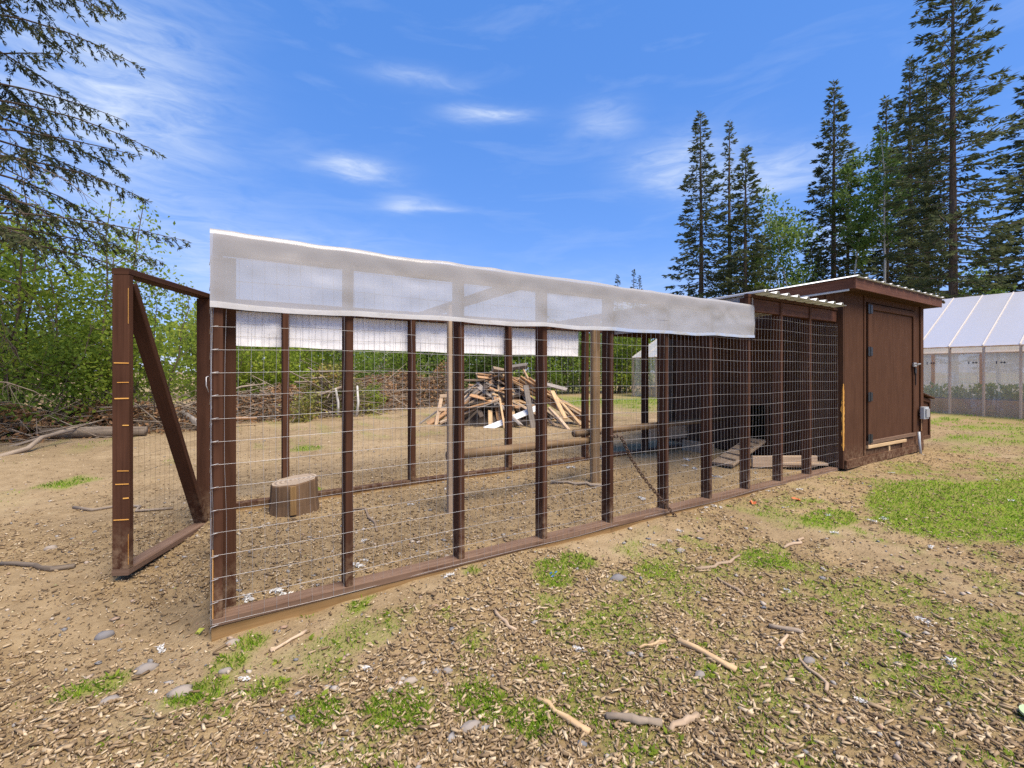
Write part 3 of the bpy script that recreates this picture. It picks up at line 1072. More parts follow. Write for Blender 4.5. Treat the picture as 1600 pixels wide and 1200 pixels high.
# stump inside the run
st = thing('chopping_stump', 'short sawn tree stump with bark just inside the gate', 'stump', (.56, 1.60, .03))
N = 26
rs = np.random.RandomState(12)
prof = 1 + .10 * (np.array([fbm(.5 + 3 * math.cos(2 * math.pi * i / N), .5 + 3 * math.sin(2 * math.pi * i / N) + 8, 3) for i in range(N)]) - .5) * 2 + rs.randn(N) * .028
V, F, U = [], [], []
for j, (z, s_) in enumerate(((-.02, 1.08), (.07, 1.01), (.15, .99), (.235, .97), (.245, .94))):
    for i in range(N):
        t = 2 * math.pi * i / N
        V.append((.56 + .172 * prof[i] * s_ * math.cos(t), 1.60 + .172 * prof[i] * s_ * math.sin(t), .03 + z + (.02 * math.cos(t) if j > 2 else 0)))
for j in range(4):
    for i in range(N):
        k = (i + 1) % N
        F.append((j * N + i, j * N + k, j * N + N + k, j * N + N + i))
        U += [(j * .07, i * .04), (j * .07, i * .04 + .04), (j * .07 + .07, i * .04 + .04), (j * .07 + .07, i * .04)]
link('bark', np_mesh('bark', V, F, 'stump_bark', False, U), st)
tv = [V[4 * N + i] for i in range(N)]
tm = link('cut_face', np_mesh('cut_face', [(p[0] - .56, p[1] - 1.6, p[2] - .0005) for p in tv], [tuple(range(N))], 'stump_top'), st)
tm.matrix_parent_inverse = Matrix()
tm.location = (0, 0, -.03)
MB().board((.520, 1.412, .05), (.520, 1.420, .262), .045, .03, (0, 1, 0), .006).build('bare_patch', 'treated_board', st)


# ------------------------------------------------------------------ greenhouse
GXW, GXR, GXB = 16.25, 19.25, 22.25
GY0, GY1 = -4.2, 12.5
ZE, ZR = 1.80, 3.40
gh = thing('greenhouse', 'long timber greenhouse with white plastic roof and clear plastic walls', 'greenhouse', (19.25, 4, 0))
yst = [1.588 + .64 * i for i in range(-9, 18)]
yst = [q for q in yst if GY0 <= q < GY1 - .2] + [GY0, GY1 - .03]
for q in yst:
    MB().box(GXW + .01, GXW + .10, q - .02, q + .02, .0, ZE - .045).build('stud', 'pine_stud', gh)
for q in yst[::2]:
    MB().box(GXB - .10, GXB - .01, q - .045, q + .045, .0, ZE - .045).build('stud', 'bed_plank', gh)
for q in yst:
    MB().board((GXW + .02, q, ZE - .06), (GXR, q, ZR - .075), .04, .08).build('rafter', 'pine_stud', gh)
    MB().board((GXW - .04, q, ZE + .005), (GXR, q, ZR + .012), .028, .008).build('added_rafter_line', 'rafter_line_pale', gh)  # added pale strip imitates the rafter showing lighter through the plastic
MB().box(GXW, GXW + .10, GY0, GY1, ZE - .044, ZE, axis='y').build('top_plate', 'pine_stud', gh)
MB().box(GXB - .10, GXB, GY0, GY1, ZE - .044, ZE, axis='y').build('top_plate', 'pine_stud', gh)
MB().box(GXW + .005, GXW + .10, GY0, GY1, -.10, .0, axis='y').build('bottom_plate', 'grey_board', gh)
MB().box(GXR - .02, GXR + .02, GY0, GY1, ZR - .14, ZR - .02, axis='y').build('ridge_board', 'pine_stud', gh)
for X in (GXW + .05, GXR - 1.4, GXR - .5):
    zt = ZE + (ZR - ZE) * (X - GXW) / 3 - .06
    MB().box(X - .045, X + .045, GY1 - .04, GY1, 0, zt).build('end_stud', 'pine_stud', gh)
rs = np.random.RandomState(2)


def pane(name, P0, P1, P2, P3, mat, nu, nv, amp, seed):
    P0, P1, P2, P3 = [np.array(p, float) for p in (P0, P1, P2, P3)]
    n = nrm(np.cross(P1 - P0, P3 - P0))
    V = []
    for i in range(nu + 1):
        for j in range(nv + 1):
            u, v = i / nu, j / nv
            p = (P0 * (1 - u) + P1 * u) * (1 - v) + (P3 * (1 - u) + P2 * u) * v
            w = amp * (fbm(u * 9 + seed, v * 2.5 + seed * 2 + u * 3, 3) - .5) * 2 * math.sin(math.pi * u) ** .4
            V.append(p + n * w)
    F = np.array([(i * (nv + 1) + j, (i + 1) * (nv + 1) + j, (i + 1) * (nv + 1) + j + 1, i * (nv + 1) + j + 1) for i in range(nu) for j in range(nv)])
    return link(name, np_mesh(name, np.array(V), F, mat, True), gh)


ys_ = sorted(yst)
for i in range(0, len(ys_) - 1):
    if ys_[i + 1] - ys_[i] < .1:
        continue
    pane('wall_sheet', (GXW - .004, ys_[i], -.06), (GXW - .004, ys_[i + 1], -.06), (GXW - .004, ys_[i + 1], ZE - .02), (GXW - .004, ys_[i], ZE - .02), 'clear_plastic', 12, 16, .035, i * 1.7)
    pane('roof_panel', (GXW - .05, ys_[i], ZE - .018), (GXW - .05, ys_[i + 1], ZE - .018), (GXR, ys_[i + 1], ZR), (GXR, ys_[i], ZR), 'roof_plastic', 6, 8, .008, i * 2.3)
pane('back_roof', (GXR, GY0, ZR), (GXR, GY1, ZR), (GXB + .05, GY1, ZE - .02), (GXB + .05, GY0, ZE - .02), 'roof_plastic', 30, 6, .01, 3)
pane('back_wall_sheet', (GXB + .004, GY0, -.06), (GXB + .004, GY1, -.06), (GXB + .004, GY1, ZE), (GXB + .004, GY0, ZE), 'milky_plastic', 40, 8, .03, 4)
V = [(GXW, GY1 + .004, -.06), (GXB, GY1 + .004, -.06), (GXB, GY1 + .004, ZE), (GXR, GY1 + .004, ZR), (GXW, GY1 + .004, ZE)]
link('gable_sheet', np_mesh('gable_sheet', V, [(0, 1, 2, 3, 4)], 'clear_plastic'), gh)
V = [(x_, GY0 - .004, z_) for x_, _, z_ in V]
link('gable_sheet', np_mesh('gable_sheet', V, [(4, 3, 2, 1, 0)], 'clear_plastic'), gh)
MB().box(GXW + .55, GXW + .60, GY0 + .3, GY1 - .4, .05, .40, axis='y').build('bed_plank', 'bed_plank', gh)
MB().box(GXW + .55, GXW + .60, GY0 + .3, GY1 - .4, -.3, .048, axis='y').build('bed_plank', 'bed_plank', gh)
MB().box(GXW + .602, GXW + 1.6, GY0 + .3, GY1 - .4, -.1, .43, axis='y').build('bed_soil', 'bed_soil', gh)
mb = MB()
for yq in (1.98, 1.16, .66):
    for k, (dx, w_, h_) in enumerate(((.05, .02, .07), (-.02, .05, .018), (-.035, .012, .06), (-.09, .012, .06), (-.075, .04, .016), (-.08, .045, .012))):
        mb.box(GXW - .052, GXW - .050, yq + dx, yq + dx - w_, 1.36 - h_ / 2, 1.36 + h_ / 2, .0003)
mb.build('printed_mark', 'print_ink', gh)


# ------------------------------------------------------------------ vegetation
def kites(P, D, L, W, rs, fold=.25):
    """needle sprays or leaves: one small kite-shaped face each, from P along D"""
    n = len(P)
    D = D / (np.linalg.norm(D, axis=1, keepdims=True) + 1e-9)
    Rn = rs.randn(n, 3)
    S = np.cross(D, Rn)
    S /= (np.linalg.norm(S, axis=1, keepdims=True) + 1e-9)
    L = np.broadcast_to(L, (n,))[:, None]
    W = np.broadcast_to(W, (n,))[:, None]
    N_ = np.cross(D, S)
    mid = P + D * L * (.38 + .2 * rs.rand(n, 1))
    V = np.stack([P, mid + S * W * .5 + N_ * W * fold * (rs.rand(n, 1) - .5), P + D * L, mid - S * W * .5 + N_ * W * fold * (rs.rand(n, 1) - .5)], 1).reshape(-1, 3)
    F = np.arange(n * 4, dtype=np.int32).reshape(n, 4)
    return V, F


def spruce(name, label, x, y, h, r, seed, mat='spruce_needles', z0=.08, nb=150, tuft=.33, dens=1.0, trunk_r=None, group=None, thin=.0, power=.85, tw=.30, lean=0, base=0, wide=.30):
    rs = np.random.RandomState(seed)
    root = thing(name, label, 'tree', (x, y, base), group)
    tr = trunk_r or h * .011
    mb = MB()
    lx, ly = lean * rs.randn() * .3, lean * rs.randn() * .3

    def ax(z):
        q = z / h
        return np.array((x + lx * q * q + .05 * math.sin(q * 7 + seed), y + ly * q * q, base + z))
    mb.tube([ax(h * q) for q in np.linspace(-.01, 1, 14)], [tr * (1 - q) ** .8 + .012 for q in np.linspace(0, 1, 14)], 8)
    mb.build('trunk', 'bark', root, True)
    PV, PD, PL, PW = [], [], [], []
    bw = MB()
    nb = int(nb * 1.7)
    for i in range(nb):
        q = z0 + (1 - z0) * ((i + rs.rand()) / nb) ** 1.0
        q = min(q, .995)
        ph = i * 2.39996 + rs.randn() * .5
        rad = r * (1 - q) ** power * (.72 + .45 * rs.rand()) + .10
        if q < z0 + .16:
            rad *= .55 + .45 * (q - z0) / .16
        if rs.rand() < thin:
            rad *= .45
        o_ = ax(h * q)
        out = np.array((math.cos(ph), math.sin(ph), 0))
        side = np.array((-math.sin(ph), math.cos(ph), 0))
        a = -.30 + .62 * q ** 1.6 + .12 * rs.randn()
        b = .16 * (1 - q)
        n = max(7, int(rad / tuft * 17 * dens))
        ts = [0, .35, .7, 1]
        bw.tube([o_ + out * rad * t + np.array((0, 0, rad * (a * t + b * t * t))) for t in ts], [.012 + .010 * rad * (1 - t) for t in ts], 3, False)
        t = .12 + .88 * rs.rand(n) ** .75
        lat = (rs.rand(n) - .5) * 2 * tw * rad * (1 - t * .75)
        clump = (np.sin(t * rad * 5.0 + rs.rand() * 6) > -.55)
        P = o_ + out * (rad * t)[:, None] + side * lat[:, None]
        P[:, 2] += rad * (a * t + b * t * t) - np.abs(lat) * .25
        D = out * (.45 + .5 * rs.rand(n))[:, None] + side * (np.sign(lat) * (.2 + .6 * rs.rand(n)))[:, None]
        D[:, 2] += -.35 + .25 * rs.randn(n) + .5 * q
        k_ = clump
        PV.append(P[k_])
        PD.append(D[k_])
        PL.append((tuft * (.55 + .8 * rs.rand(n)))[k_])
    # leader
    n = 30
    zz = h * (1 - .07 * rs.rand(n))
    P = np.stack([ax(z_) for z_ in zz])
    D = rs.randn(n, 3)
    D[:, 2] = .4
    PV.append(P)
    PD.append(D)
    PL.append(np.full(n, tuft * .9))
    P, D, L = np.concatenate(PV), np.concatenate(PD), np.concatenate(PL)
    V, F = kites(P, D, L, L * wide, rs)
    cr = link('crown', np_mesh('crown', V, F, mat), root)
    bw.build('limbs', 'bark', root, True)['kind'] = 'stuff'
    return root


def leafy(name, label, x, y, h, r, seed, mat, nleaf, size, stems=4, stem_mat='bark', z0=.12, group=None, cat='bush', spread=.5, tree=False, stem_r=None, base=0.0, extra_twigs=0):
    """stems fork into twigs; leaves sit in clumps round the twig ends, leaving gaps between"""
    rs = np.random.RandomState(seed)
    root = thing(name, label, cat, (x, y, base), group)
    tips = []
    mb = MB()
    for s in range(stems):
        a = rs.rand() * 6.28
        rr = (r * spread * rs.rand() ** .5) if not tree else .02
        hh = h * (.72 + .28 * rs.rand()) if s else h
        top = np.array((x + math.cos(a) * rr * 1.5, y + math.sin(a) * rr * 1.5, base + hh * .97))
        bot = np.array((x + math.cos(a) * rr * .35, y + math.sin(a) * rr * .35, base - .06))
        n = 7
        pts = [bot + (top - bot) * (k / (n - 1)) + np.append(rs.randn(2) * .035 * hh * (k / (n - 1)) * .5, 0) for k in range(n)]
        sr = stem_r or .007 * hh + .004
        mb.tube(pts, [sr * (1 - .85 * k / (n - 1)) for k in range(n)], 6, False)
        nt = int(26 if tree else 15)
        for k in range(nt):
            t = z0 + (1 - z0) * (k + rs.rand()) / nt
            i0 = min(int(t * (n - 1)), n - 2)
            p = pts[i0] + (pts[i0 + 1] - pts[i0]) * (t * (n - 1) - i0)
            ang = rs.rand() * 6.28
            env = math.sin(math.pi * min(1, (t - z0) / (1 - z0) * .80 + .22)) ** .7
            ln = r * env * (.35 + .65 * rs.rand()) * (1 if tree else .75)
            d = np.array((math.cos(ang), math.sin(ang), .25 + .5 * rs.rand()))
            q = p + d * ln
            if q[2] > base + h:
                q[2] = base + h * (.93 + .06 * rs.rand())
            mb.tube([p, (p + q) / 2 + rs.randn(3) * .04 * ln, q], [sr * .35 * (1 - t * .7) + .002, sr * .22 + .0015, .0015], 4, False)
            tips += [(q, ln), (p + (q - p) * .62 + rs.randn(3) * .1 * ln, ln)]
    for k in range(extra_twigs):
        a = rs.rand() * 6.28
        p = np.array((x + math.cos(a) * r * .6 * rs.rand(), y + math.sin(a) * r * .6 * rs.rand(), base + h * .6))
        mb.tube([p, p + np.array((rs.randn() * .1, rs.randn() * .1, h * .3)), p + np.array((rs.randn() * .2, rs.randn() * .2, h * (.45 + .2 * rs.rand())))], [.008, .005, .002], 4, False)
    mb.build('stem' if not tree else 'trunk', stem_mat, root, True)
    m_ = len(tips)
    T = np.array([t[0] for t in tips])
    Ls = np.array([t[1] for t in tips])
    w = Ls + .1 * r
    pick = rs.choice(m_, nleaf, p=w / w.sum())
    sg = (.085 * r + .12 * Ls[pick])[:, None]
    P = T[pick] + rs.randn(nleaf, 3) * sg * np.array((1, 1, .75))
    P[:, 2] = np.maximum(P[:, 2], base + .05)
    D = rs.randn(nleaf, 3)
    D[:, 2] -= .35
    V, F = kites(P, D, size * (.6 + .8 * rs.rand(nleaf)), size * .62 * (.7 + .6 * rs.rand(nleaf)), rs, .5)
    link('crown', np_mesh('crown', V, F, mat), root)
    return root


# spruces behind the coop and greenhouse, from left to right
spruce('spruce_tree', 'leftmost tall dark spruce behind the corrugated run roof', 35.31, 22.30, 23.3, 4.0, 11, nb=150)
spruce('spruce_tree', 'slim sparse spruce just right of the leftmost tall spruce', 38.30, 21.55, 23.1, 2.7, 12, nb=120, thin=.35, dens=.8)
spruce('spruce_tree', 'shorter dense spruce at the right of the left trio', 34.66, 17.95, 18.4, 3.3, 13, nb=140)
spruce('spruce_tree', 'dark pointed spruce rising alone right of the broad pale aspen', 42.6, 15.18, 24.8, 4.1, 14, nb=160, dens=1.1)
spruce('spruce_tree', 'thin dark spruce half hidden just right of the dark pointed spruce', 48.1, 16.34, 20.5, 2.2, 15, nb=110, thin=.3)
spruce('spruce_tree', 'light green topped spruce behind the straight white trunk', 48.6, 13.66, 24.6, 3.8, 16, nb=160)
spruce('spruce_tree', 'tall narrow spruce between the white trunk and the biggest spruce', 52.8, 13.3, 29.3, 4.5, 17, nb=180)
spruce('spruce_tree', 'dense spruce hugging the left side of the biggest spruce', 56.6, 13.2, 30.0, 4.6, 18, nb=180)
spruce('spruce_tree', 'biggest spruce with a thick bare trunk and open spreading limbs', 40.0, 7.3, 29.5, 4.7, 19, nb=150, z0=.14, tuft=.34, dens=1.0, trunk_r=.27, thin=.2, power=.55, tw=.26)
spruce('spruce_tree', 'small dark spruce low between the biggest and rightmost spruces', 63.7, 9.8, 15.5, 3.3, 20, nb=120, dens=1.1)
spruce('spruce_tree', 'rightmost spruce cut by the edge of the photo', 48.6, 5.0, 22.4, 3.5, 21, nb=160, power=.6)
spruce('spruce_tree', 'small spruce beyond the aspen clump behind the coop roof', 46.6, 18.6, 13.0, 3.0, 22, nb=110)
for i, (x_, y_, h_, lb) in enumerate(((80.7, 76.3, 24.0, 'left one of three tiny far spruce tips above the plastic band'), (85.4, 75.6, 25.6, 'tallest middle one of three tiny far spruce tips'), (88.9, 76.9, 24.8, 'right one of three tiny far spruce tips'))):
    spruce('spruce_tree', lb, x_, y_, h_, 3.0 if i == 0 else 2.0, 40 + i, mat='spruce_far', nb=80, tuft=.5, dens=1.0)
# aspens among them
leafy('aspen_tree', 'broad pale green aspen left of the pointed spruce', 37.9, 16.3, 16.6, 3.4, 31, 'leaf_aspen', 7000, .26, 4, 'white_bark', .25, cat='tree', spread=.35, stem_r=.09)
leafy('aspen_tree', 'thin aspen in front of the dark pointed spruce, above the coop roof', 41.3, 13.5, 18.5, 1.6, 32, 'leaf_aspen', 2600, .24, 1, 'white_bark', .5, cat='tree', tree=True, stem_r=.11)
leafy('aspen_tree', 'aspen with a straight bright white trunk above the coop roof', 41.2, 11.3, 19.0, 1.9, 33, 'leaf_aspen', 2600, .24, 1, 'white_bark', .55, cat='tree', tree=True, stem_r=.13)
leafy('aspen_tree', 'small pale sapling between the biggest spruce and the right edge', 44.0, 6.9, 9.5, 1.6, 34, 'leaf_aspen', 1500, .22, 2, 'white_bark', .4, cat='tree', spread=.2, stem_r=.05)
leafy('aspen_tree', 'low bright green aspen regrowth at the foot of the left spruces', 36.2, 17.2, 8.5, 2.2, 35, 'leaf_light', 2500, .24, 3, 'white_bark', .2, cat='tree', spread=.4, stem_r=.05)

# near spruce overhanging on the left
rs = np.random.RandomState(51)
SX, SY, SH = -2.44, 6.22, 9.0
near = thing('spruce_tree', 'near spruce overhanging the top left corner with drooping limbs', 'tree', (SX, SY, -.05))
MB().tube([(SX + .04 * math.sin(q * 5), SY, -.1 + SH * q) for q in np.linspace(0, 1, 14)], [.095 * (1 - q) ** .8 + .012 for q in np.linspace(0, 1, 14)], 10).build('trunk', 'bark', near, True)
mb = MB()
PP, DD = [], []
for i in range(88):
    q = .31 + .67 * (i + rs.rand()) / 88
    ph = i * 2.39996 + rs.randn() * .4
    L = 2.75 * (1 - q) ** .55 * (.6 + .5 * rs.rand())
    out, side = np.array((math.cos(ph), math.sin(ph), 0)), np.array((-math.sin(ph), math.cos(ph), 0))
    a0, b0 = -.05 + .35 * q + .1 * rs.randn(), -.32 + .25 * rs.rand()
    p0 = np.array((SX, SY, SH * q))
    bend = rs.randn() * .12

    def bp(t):
        return p0 + out * L * t + side * bend * L * t * t + np.array((0, 0, L * (a0 * t + b0 * t * t)))
    mb.tube([bp(t) for t in (0, .25, .5, .75, 1)], [.016, .012, .009, .006, .003], 4, False)
    m_ = int(L / .062)
    for k in range(m_):
        t = .18 + .82 * (k + rs.rand()) / m_
        if rs.rand() < .12:
            continue
        sg = 1 if k % 2 else -1
        sl = (.10 + .30 * rs.rand()) * (1.15 - .75 * t)
        d = nrm(out * (.35 + .5 * rs.rand()) + side * sg * (.35 + .6 * rs.rand()) + np.array((0, 0, -.35 - .7 * rs.rand())))
        b1 = bp(t)
        e1 = b1 + d * sl + np.array((0, 0, -.18 * sl))
        mb.tube([b1, (b1 + e1) / 2 + np.array((0, 0, .03 * sl)), e1], [.0035, .0028, .0015], 3, False)
        nn_ = max(8, int(sl / .0062))
        tt = rs.rand(nn_)
        PP.append(b1 + (e1 - b1) * tt[:, None])
        DD.append(d + rs.randn(nn_, 3) * .55)
PP, DD = np.concatenate(PP), np.concatenate(DD)
n = len(PP)
V, F = kites(PP, DD, .040 + .045 * rs.rand(n), .017, rs)
link('crown', np_mesh('crown', V, F, 'spruce_needles_near'), near)
mb.build('limbs', 'bark', near, True)['kind'] = 'stuff'
# its dead lower branches, bare and drooping
rs = np.random.RandomState(71)
mb = MB()
for i in range(46):
    z = 1.0 + 3.6 * rs.rand()
    ph = rs.rand() * 6.28
    L = .5 + 1.2 * rs.rand()
    p = np.array((SX, SY, z))
    o_ = np.array((math.cos(ph), math.sin(ph), 0))
    pts = [p + o_ * L * t + np.array((rs.randn() * .03, rs.randn() * .03, -.55 * L * t * t + .1 * L * t)) for t in (0, .35, .7, 1)]
    mb.tube(pts, [.012, .009, .006, .002], 4, False)
    for k in range(9):
        t = .3 + .7 * rs.rand()
        b = p + o_ * L * t + np.array((0, 0, -.55 * L * t * t + .1 * L * t))
        e2 = b + o_ * .12 * rs.rand() + np.array((rs.randn() * .10, rs.randn() * .10, -.10 - .30 * rs.rand()))
        mb.tube([b, (b + e2) / 2 + rs.randn(3) * .02, e2], [.004, .003, .0015], 3, False)
mb.build('dead_limbs', 'dead_branch', near, True)['kind'] = 'stuff'
# saplings and shrubs on the left and along the back of the yard
leafy('sapling', 'tall light green sapling at the far left edge behind the spruce', -2.9, 9.3, 4.9, 1.5, 61, 'leaf_light', 4500, .085, 5, 'bark', .2, cat='tree', spread=.5, base=-.03)
leafy('sapling', 'airy light green sapling left of the gate top', -1.75, 9.0, 4.6, 1.3, 62, 'leaf_light', 4200, .075, 5, 'bark', .22, cat='tree', spread=.5)
leafy('sapling', 'lower bright sapling just behind the gate post', -1.05, 9.9, 3.5, 1.1, 63, 'leaf_light', 3600, .075, 5, 'bark', .15, cat='tree', spread=.6)
leafy('bush', 'dark green bush low at the far left beside the spruce trunk', -2.6, 8.2, 2.2, 1.1, 64, 'leaf_mid', 2800, .07, 6, 'bark', .1, spread=.7)
leafy('bush', 'dark leafy bush behind the fallen grey log', -1.5, 9.5, 2.0, 1.2, 65, 'leaf_light', 3300, .075, 6, 'bark', .1, spread=.7)
leafy('bush', 'bright willow bush seen through the open gate, left half', .3, 12.6, 3.1, 1.5, 66, 'leaf_light', 6500, .10, 7, 'dead_branch', .1, spread=.8, extra_twigs=6)
leafy('bush', 'bright willow bush seen through the open gate, right half', 1.35, 13.2, 2.9, 1.4, 67, 'leaf_light', 6000, .10, 7, 'dead_branch', .1, spread=.8, extra_twigs=4)
leafy('bush', 'lime green bush in the first bay beside the corner post', 2.7, 13.8, 2.9, 1.6, 68, 'leaf_light', 6500, .11, 7, 'bark', .08, spread=.8)
leafy('bush', 'deep green bush behind the yellowing brush in the second bay', 4.2, 14.2, 3.0, 1.7, 69, 'leaf_mid', 6500, .11, 7, 'white_bark', .08, spread=.8)
leafy('bush', 'green bush with a pale slanting stem left of the lumber heap', 6.3, 15.6, 3.2, 1.8, 70, 'leaf_mid', 6500, .12, 7, 'white_bark', .08, spread=.8)
leafy('bush', 'dark green bush just left of the lumber heap top', 8.3, 16.2, 3.3, 1.9, 71, 'leaf_dark', 6500, .13, 7, 'bark', .08, spread=.8)
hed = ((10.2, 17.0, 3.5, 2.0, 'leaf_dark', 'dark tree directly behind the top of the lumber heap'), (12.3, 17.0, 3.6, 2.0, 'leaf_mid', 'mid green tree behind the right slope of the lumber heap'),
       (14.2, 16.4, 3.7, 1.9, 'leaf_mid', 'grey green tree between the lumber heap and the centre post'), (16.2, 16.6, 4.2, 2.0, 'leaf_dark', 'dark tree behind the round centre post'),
       (17.8, 15.3, 4.7, 1.9, 'leaf_light', 'light green tree left of the greenhouse end'), (19.6, 16.0, 5.0, 2.0, 'leaf_mid', 'green tree right behind the far greenhouse gable'),
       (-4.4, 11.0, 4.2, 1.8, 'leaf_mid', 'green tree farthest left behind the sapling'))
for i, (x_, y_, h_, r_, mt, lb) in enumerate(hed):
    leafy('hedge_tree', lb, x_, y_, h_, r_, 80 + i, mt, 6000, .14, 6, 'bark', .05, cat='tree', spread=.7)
# the wood behind reads as one mass
rs = np.random.RandomState(77)
n = 20000
ang = rs.rand(n)
px_ = -14 + 62 * ang
py_ = 19.5 + 6 * rs.rand(n) + 2.0 * np.sin(px_ * .5) + .12 * np.abs(px_ - 10)
hh = 2.3 + 1.4 * fbm(px_ * .35, px_ * 0 + 3, 3) + 1.2 * sstep(6, 18, px_)
P = np.stack([px_, py_, hh * rs.rand(n) ** .6], -1)
D = rs.randn(n, 3)
V, F = kites(P, D, .30 * (.6 + .8 * rs.rand(n)), .20, rs, .5)
wd = link('far_wood', np_mesh('far_wood', V, F, 'leaf_mid'))
tag(wd, 'dense dark green wood closing the back of the yard', 'wood', kind='stuff')
# plants in the greenhouse bed
rs = np.random.RandomState(5)
n = 5000
P = np.stack([GXW + .65 + .9 * rs.rand(n), -3.5 + 15 * rs.rand(n), .40 + .35 * rs.rand(n) ** 1.5], -1)
P[:, 2] *= np.where(fbm(P[:, 1] * 1.8, P[:, 1] * 0, 2) > .45, 1, .9)
V, F = kites(P, rs.randn(n, 3) + np.array((0, 0, .6)), .14, .08, rs, .4)
tag(link('bed_plants', np_mesh('bed_plants', V, F, 'leaf_light')), 'low green plants in the raised bed inside the greenhouse', 'plants', kind='stuff')


# brush piles: dead branches and brown leaves
def brush(name, label, cx, cy, rx, ry, h, nst, nlf, seed, mat='leaf_dead', rot=0):
    rs = np.random.RandomState(seed)
    mb = MB()
    ca, sa = math.cos(rot), math.sin(rot)
    for i in range(nst):
        u, v = rs.randn(2) * .45
        bz = h * max(.03, 1 - u * u - v * v) * rs.rand()
        c = np.array((cx + rx * u * ca - ry * v * sa, cy + rx * u * sa + ry * v * ca, bz + .02))
        L = .25 + .8 * rs.rand() ** 1.5
        a = rot + rs.randn() * .8
        d = np.array((math.cos(a), math.sin(a), rs.randn() * .28))
        k = rs.randn(3) * .12 * L
        r0 = .006 + .018 * rs.rand() ** 3
        p0, p1 = c - d * L, c + d * L
        p0[2] = max(p0[2], .0)
        p1[2] = max(p1[2], .01)
        mb.tube([p0, c + k, p1], [r0, r0 * .8, r0 * .3], 4, False)
    root = thing(name, label, 'brush pile', (cx, cy, 0))
    root['kind'] = 'stuff'
    o1 = mb.build('branches', 'dead_branch', root, True)
    if nlf:
        u, v = rs.randn(nlf) * .45, rs.randn(nlf) * .45
        z = h * np.maximum(.05, 1.1 - u * u - v * v) * rs.rand(nlf) ** .5
        P = np.stack([cx + rx * u * ca - ry * v * sa, cy + rx * u * sa + ry * v * ca, z], -1)
        V, F = kites(P, rs.randn(nlf, 3), .09, .045, rs, .5)
        link('dry_leaves', np_mesh('dry_leaves', V, F, mat), root)
    return root


brush('brush_pile', 'tangle of dead branches behind the fallen log at left', -1.6, 8.7, 1.9, .8, .55, 260, 2200, 1, rot=-.2)
brush('brush_pile', 'low heap of slash and sticks seen through the open gate', .5, 9.6, 1.6, .8, .60, 260, 1800, 2, rot=-.1)
brush('brush_pile', 'heap of sticks with yellowing leaves left of the second post', 2.6, 9.7, 1.1, .7, 1.25, 220, 2600, 3, 'leaf_yellowing', rot=.1)
brush('brush_pile', 'wide brown heap of cut branches left of the lumber heap', 5.1, 11.6, 1.7, .9, 1.1, 320, 2600, 4, rot=.2)
brush('brush_pile', 'rusty brown dry branch heap nearest the lumber heap', 6.6, 11.9, .9, .7, 1.35, 140, 1600, 5, rot=.3)
brush('brush_pile', 'low brown slash between the open gate view and the yellowing heap', 1.5, 9.9, 1.0, .6, .75, 200, 2200, 6, rot=0)
brush('brush_pile', 'brown slash in the second bay right of the yellowing heap', 3.9, 10.8, 1.1, .6, .95, 220, 2400, 7, rot=.15)
brush('brush_pile', 'long low slash heap at the far left edge before the dark bush', -3.0, 8.3, 1.3, .7, .6, 200, 1800, 8, rot=-.3)
leafy('bush', 'small bright green shrub growing at the foot of the brush heaps', 3.62, 10.0, .95, .36, 90, 'leaf_light', 1400, .06, 5, 'bark', .02, spread=.6)
leafy('bush', 'small green shrub among yellowing sticks beside the far post', 1.75, 8.5, .75, .32, 91, 'leaf_yellowing', 900, .06, 5, 'dead_branch', .02, spread=.6)


def log(name, label, pts, radii, mat, cat='log'):
    return tag(MB().tube(pts, radii, 9).build(name, mat, None, True, (np.mean([p[0] for p in pts]), np.mean([p[1] for p in pts]), 0)), label, cat)


log('fallen_log', 'thick pale grey log lying behind the gate post', [(-2.25, 7.95, .13), (-1.6, 7.75, .14), (-.9, 7.55, .13)], [.10, .095, .08], 'dead_branch')
log('dead_root', 'curved bare grey branch on the ground at the left edge', [(-2.7, 5.8, .05), (-2.25, 6.05, .05), (-2.05, 6.35, .10), (-2.0, 6.75, .20), (-1.75, 7.2, .24)], [.036, .036, .032, .028, .02], 'dead_branch', 'branch')
log('dead_root', 'pale split branch end among the slash right of the brace', [(-.30, 8.05, .04), (-.12, 7.95, .12), (-.42, 8.5, .35)], [.03, .07, .05], 'grey_board', 'branch')
log('fallen_branch', 'long pale branch slanting up through the open gate view', [(-.6, 9.0, .35), (-.1, 9.2, .55), (.6, 9.5, .80), (1.1, 9.6, .86)], [.02, .025, .022, .012], 'dead_branch', 'branch')
log('fallen_branch', 'thick branch lying across the yellowing brush heap', [(1.75, 9.2, .50), (2.3, 9.3, .62), (2.9, 9.2, .85)], [.03, .035, .03], 'dead_branch', 'branch')
log('fallen_branch', 'brown cut stick leaning on the slash beside the corner post', [(-.2, 8.3, .10), (.35, 8.2, .22), (.8, 8.2, .20)], [.03, .035, .03], 'orange_board', 'branch')
for i, (a, b) in enumerate((((2.55, 9.05, 0), (2.50, 9.05, .75)), ((2.68, 9.0, 0), (2.66, 9.02, .8)), ((2.80, 9.0, 0), (2.86, 9.0, .85)), ((2.95, 8.95, 0), (2.98, 8.98, .8)))):
    log('standing_stem', 'bare pale stem in the row before the yellowing brush', [a, ((a[0] + b[0]) / 2 + .03, a[1], .4), b], [.035, .03, .02], 'white_bark', 'stem')['group'] = 'bare stems before the yellowing brush'

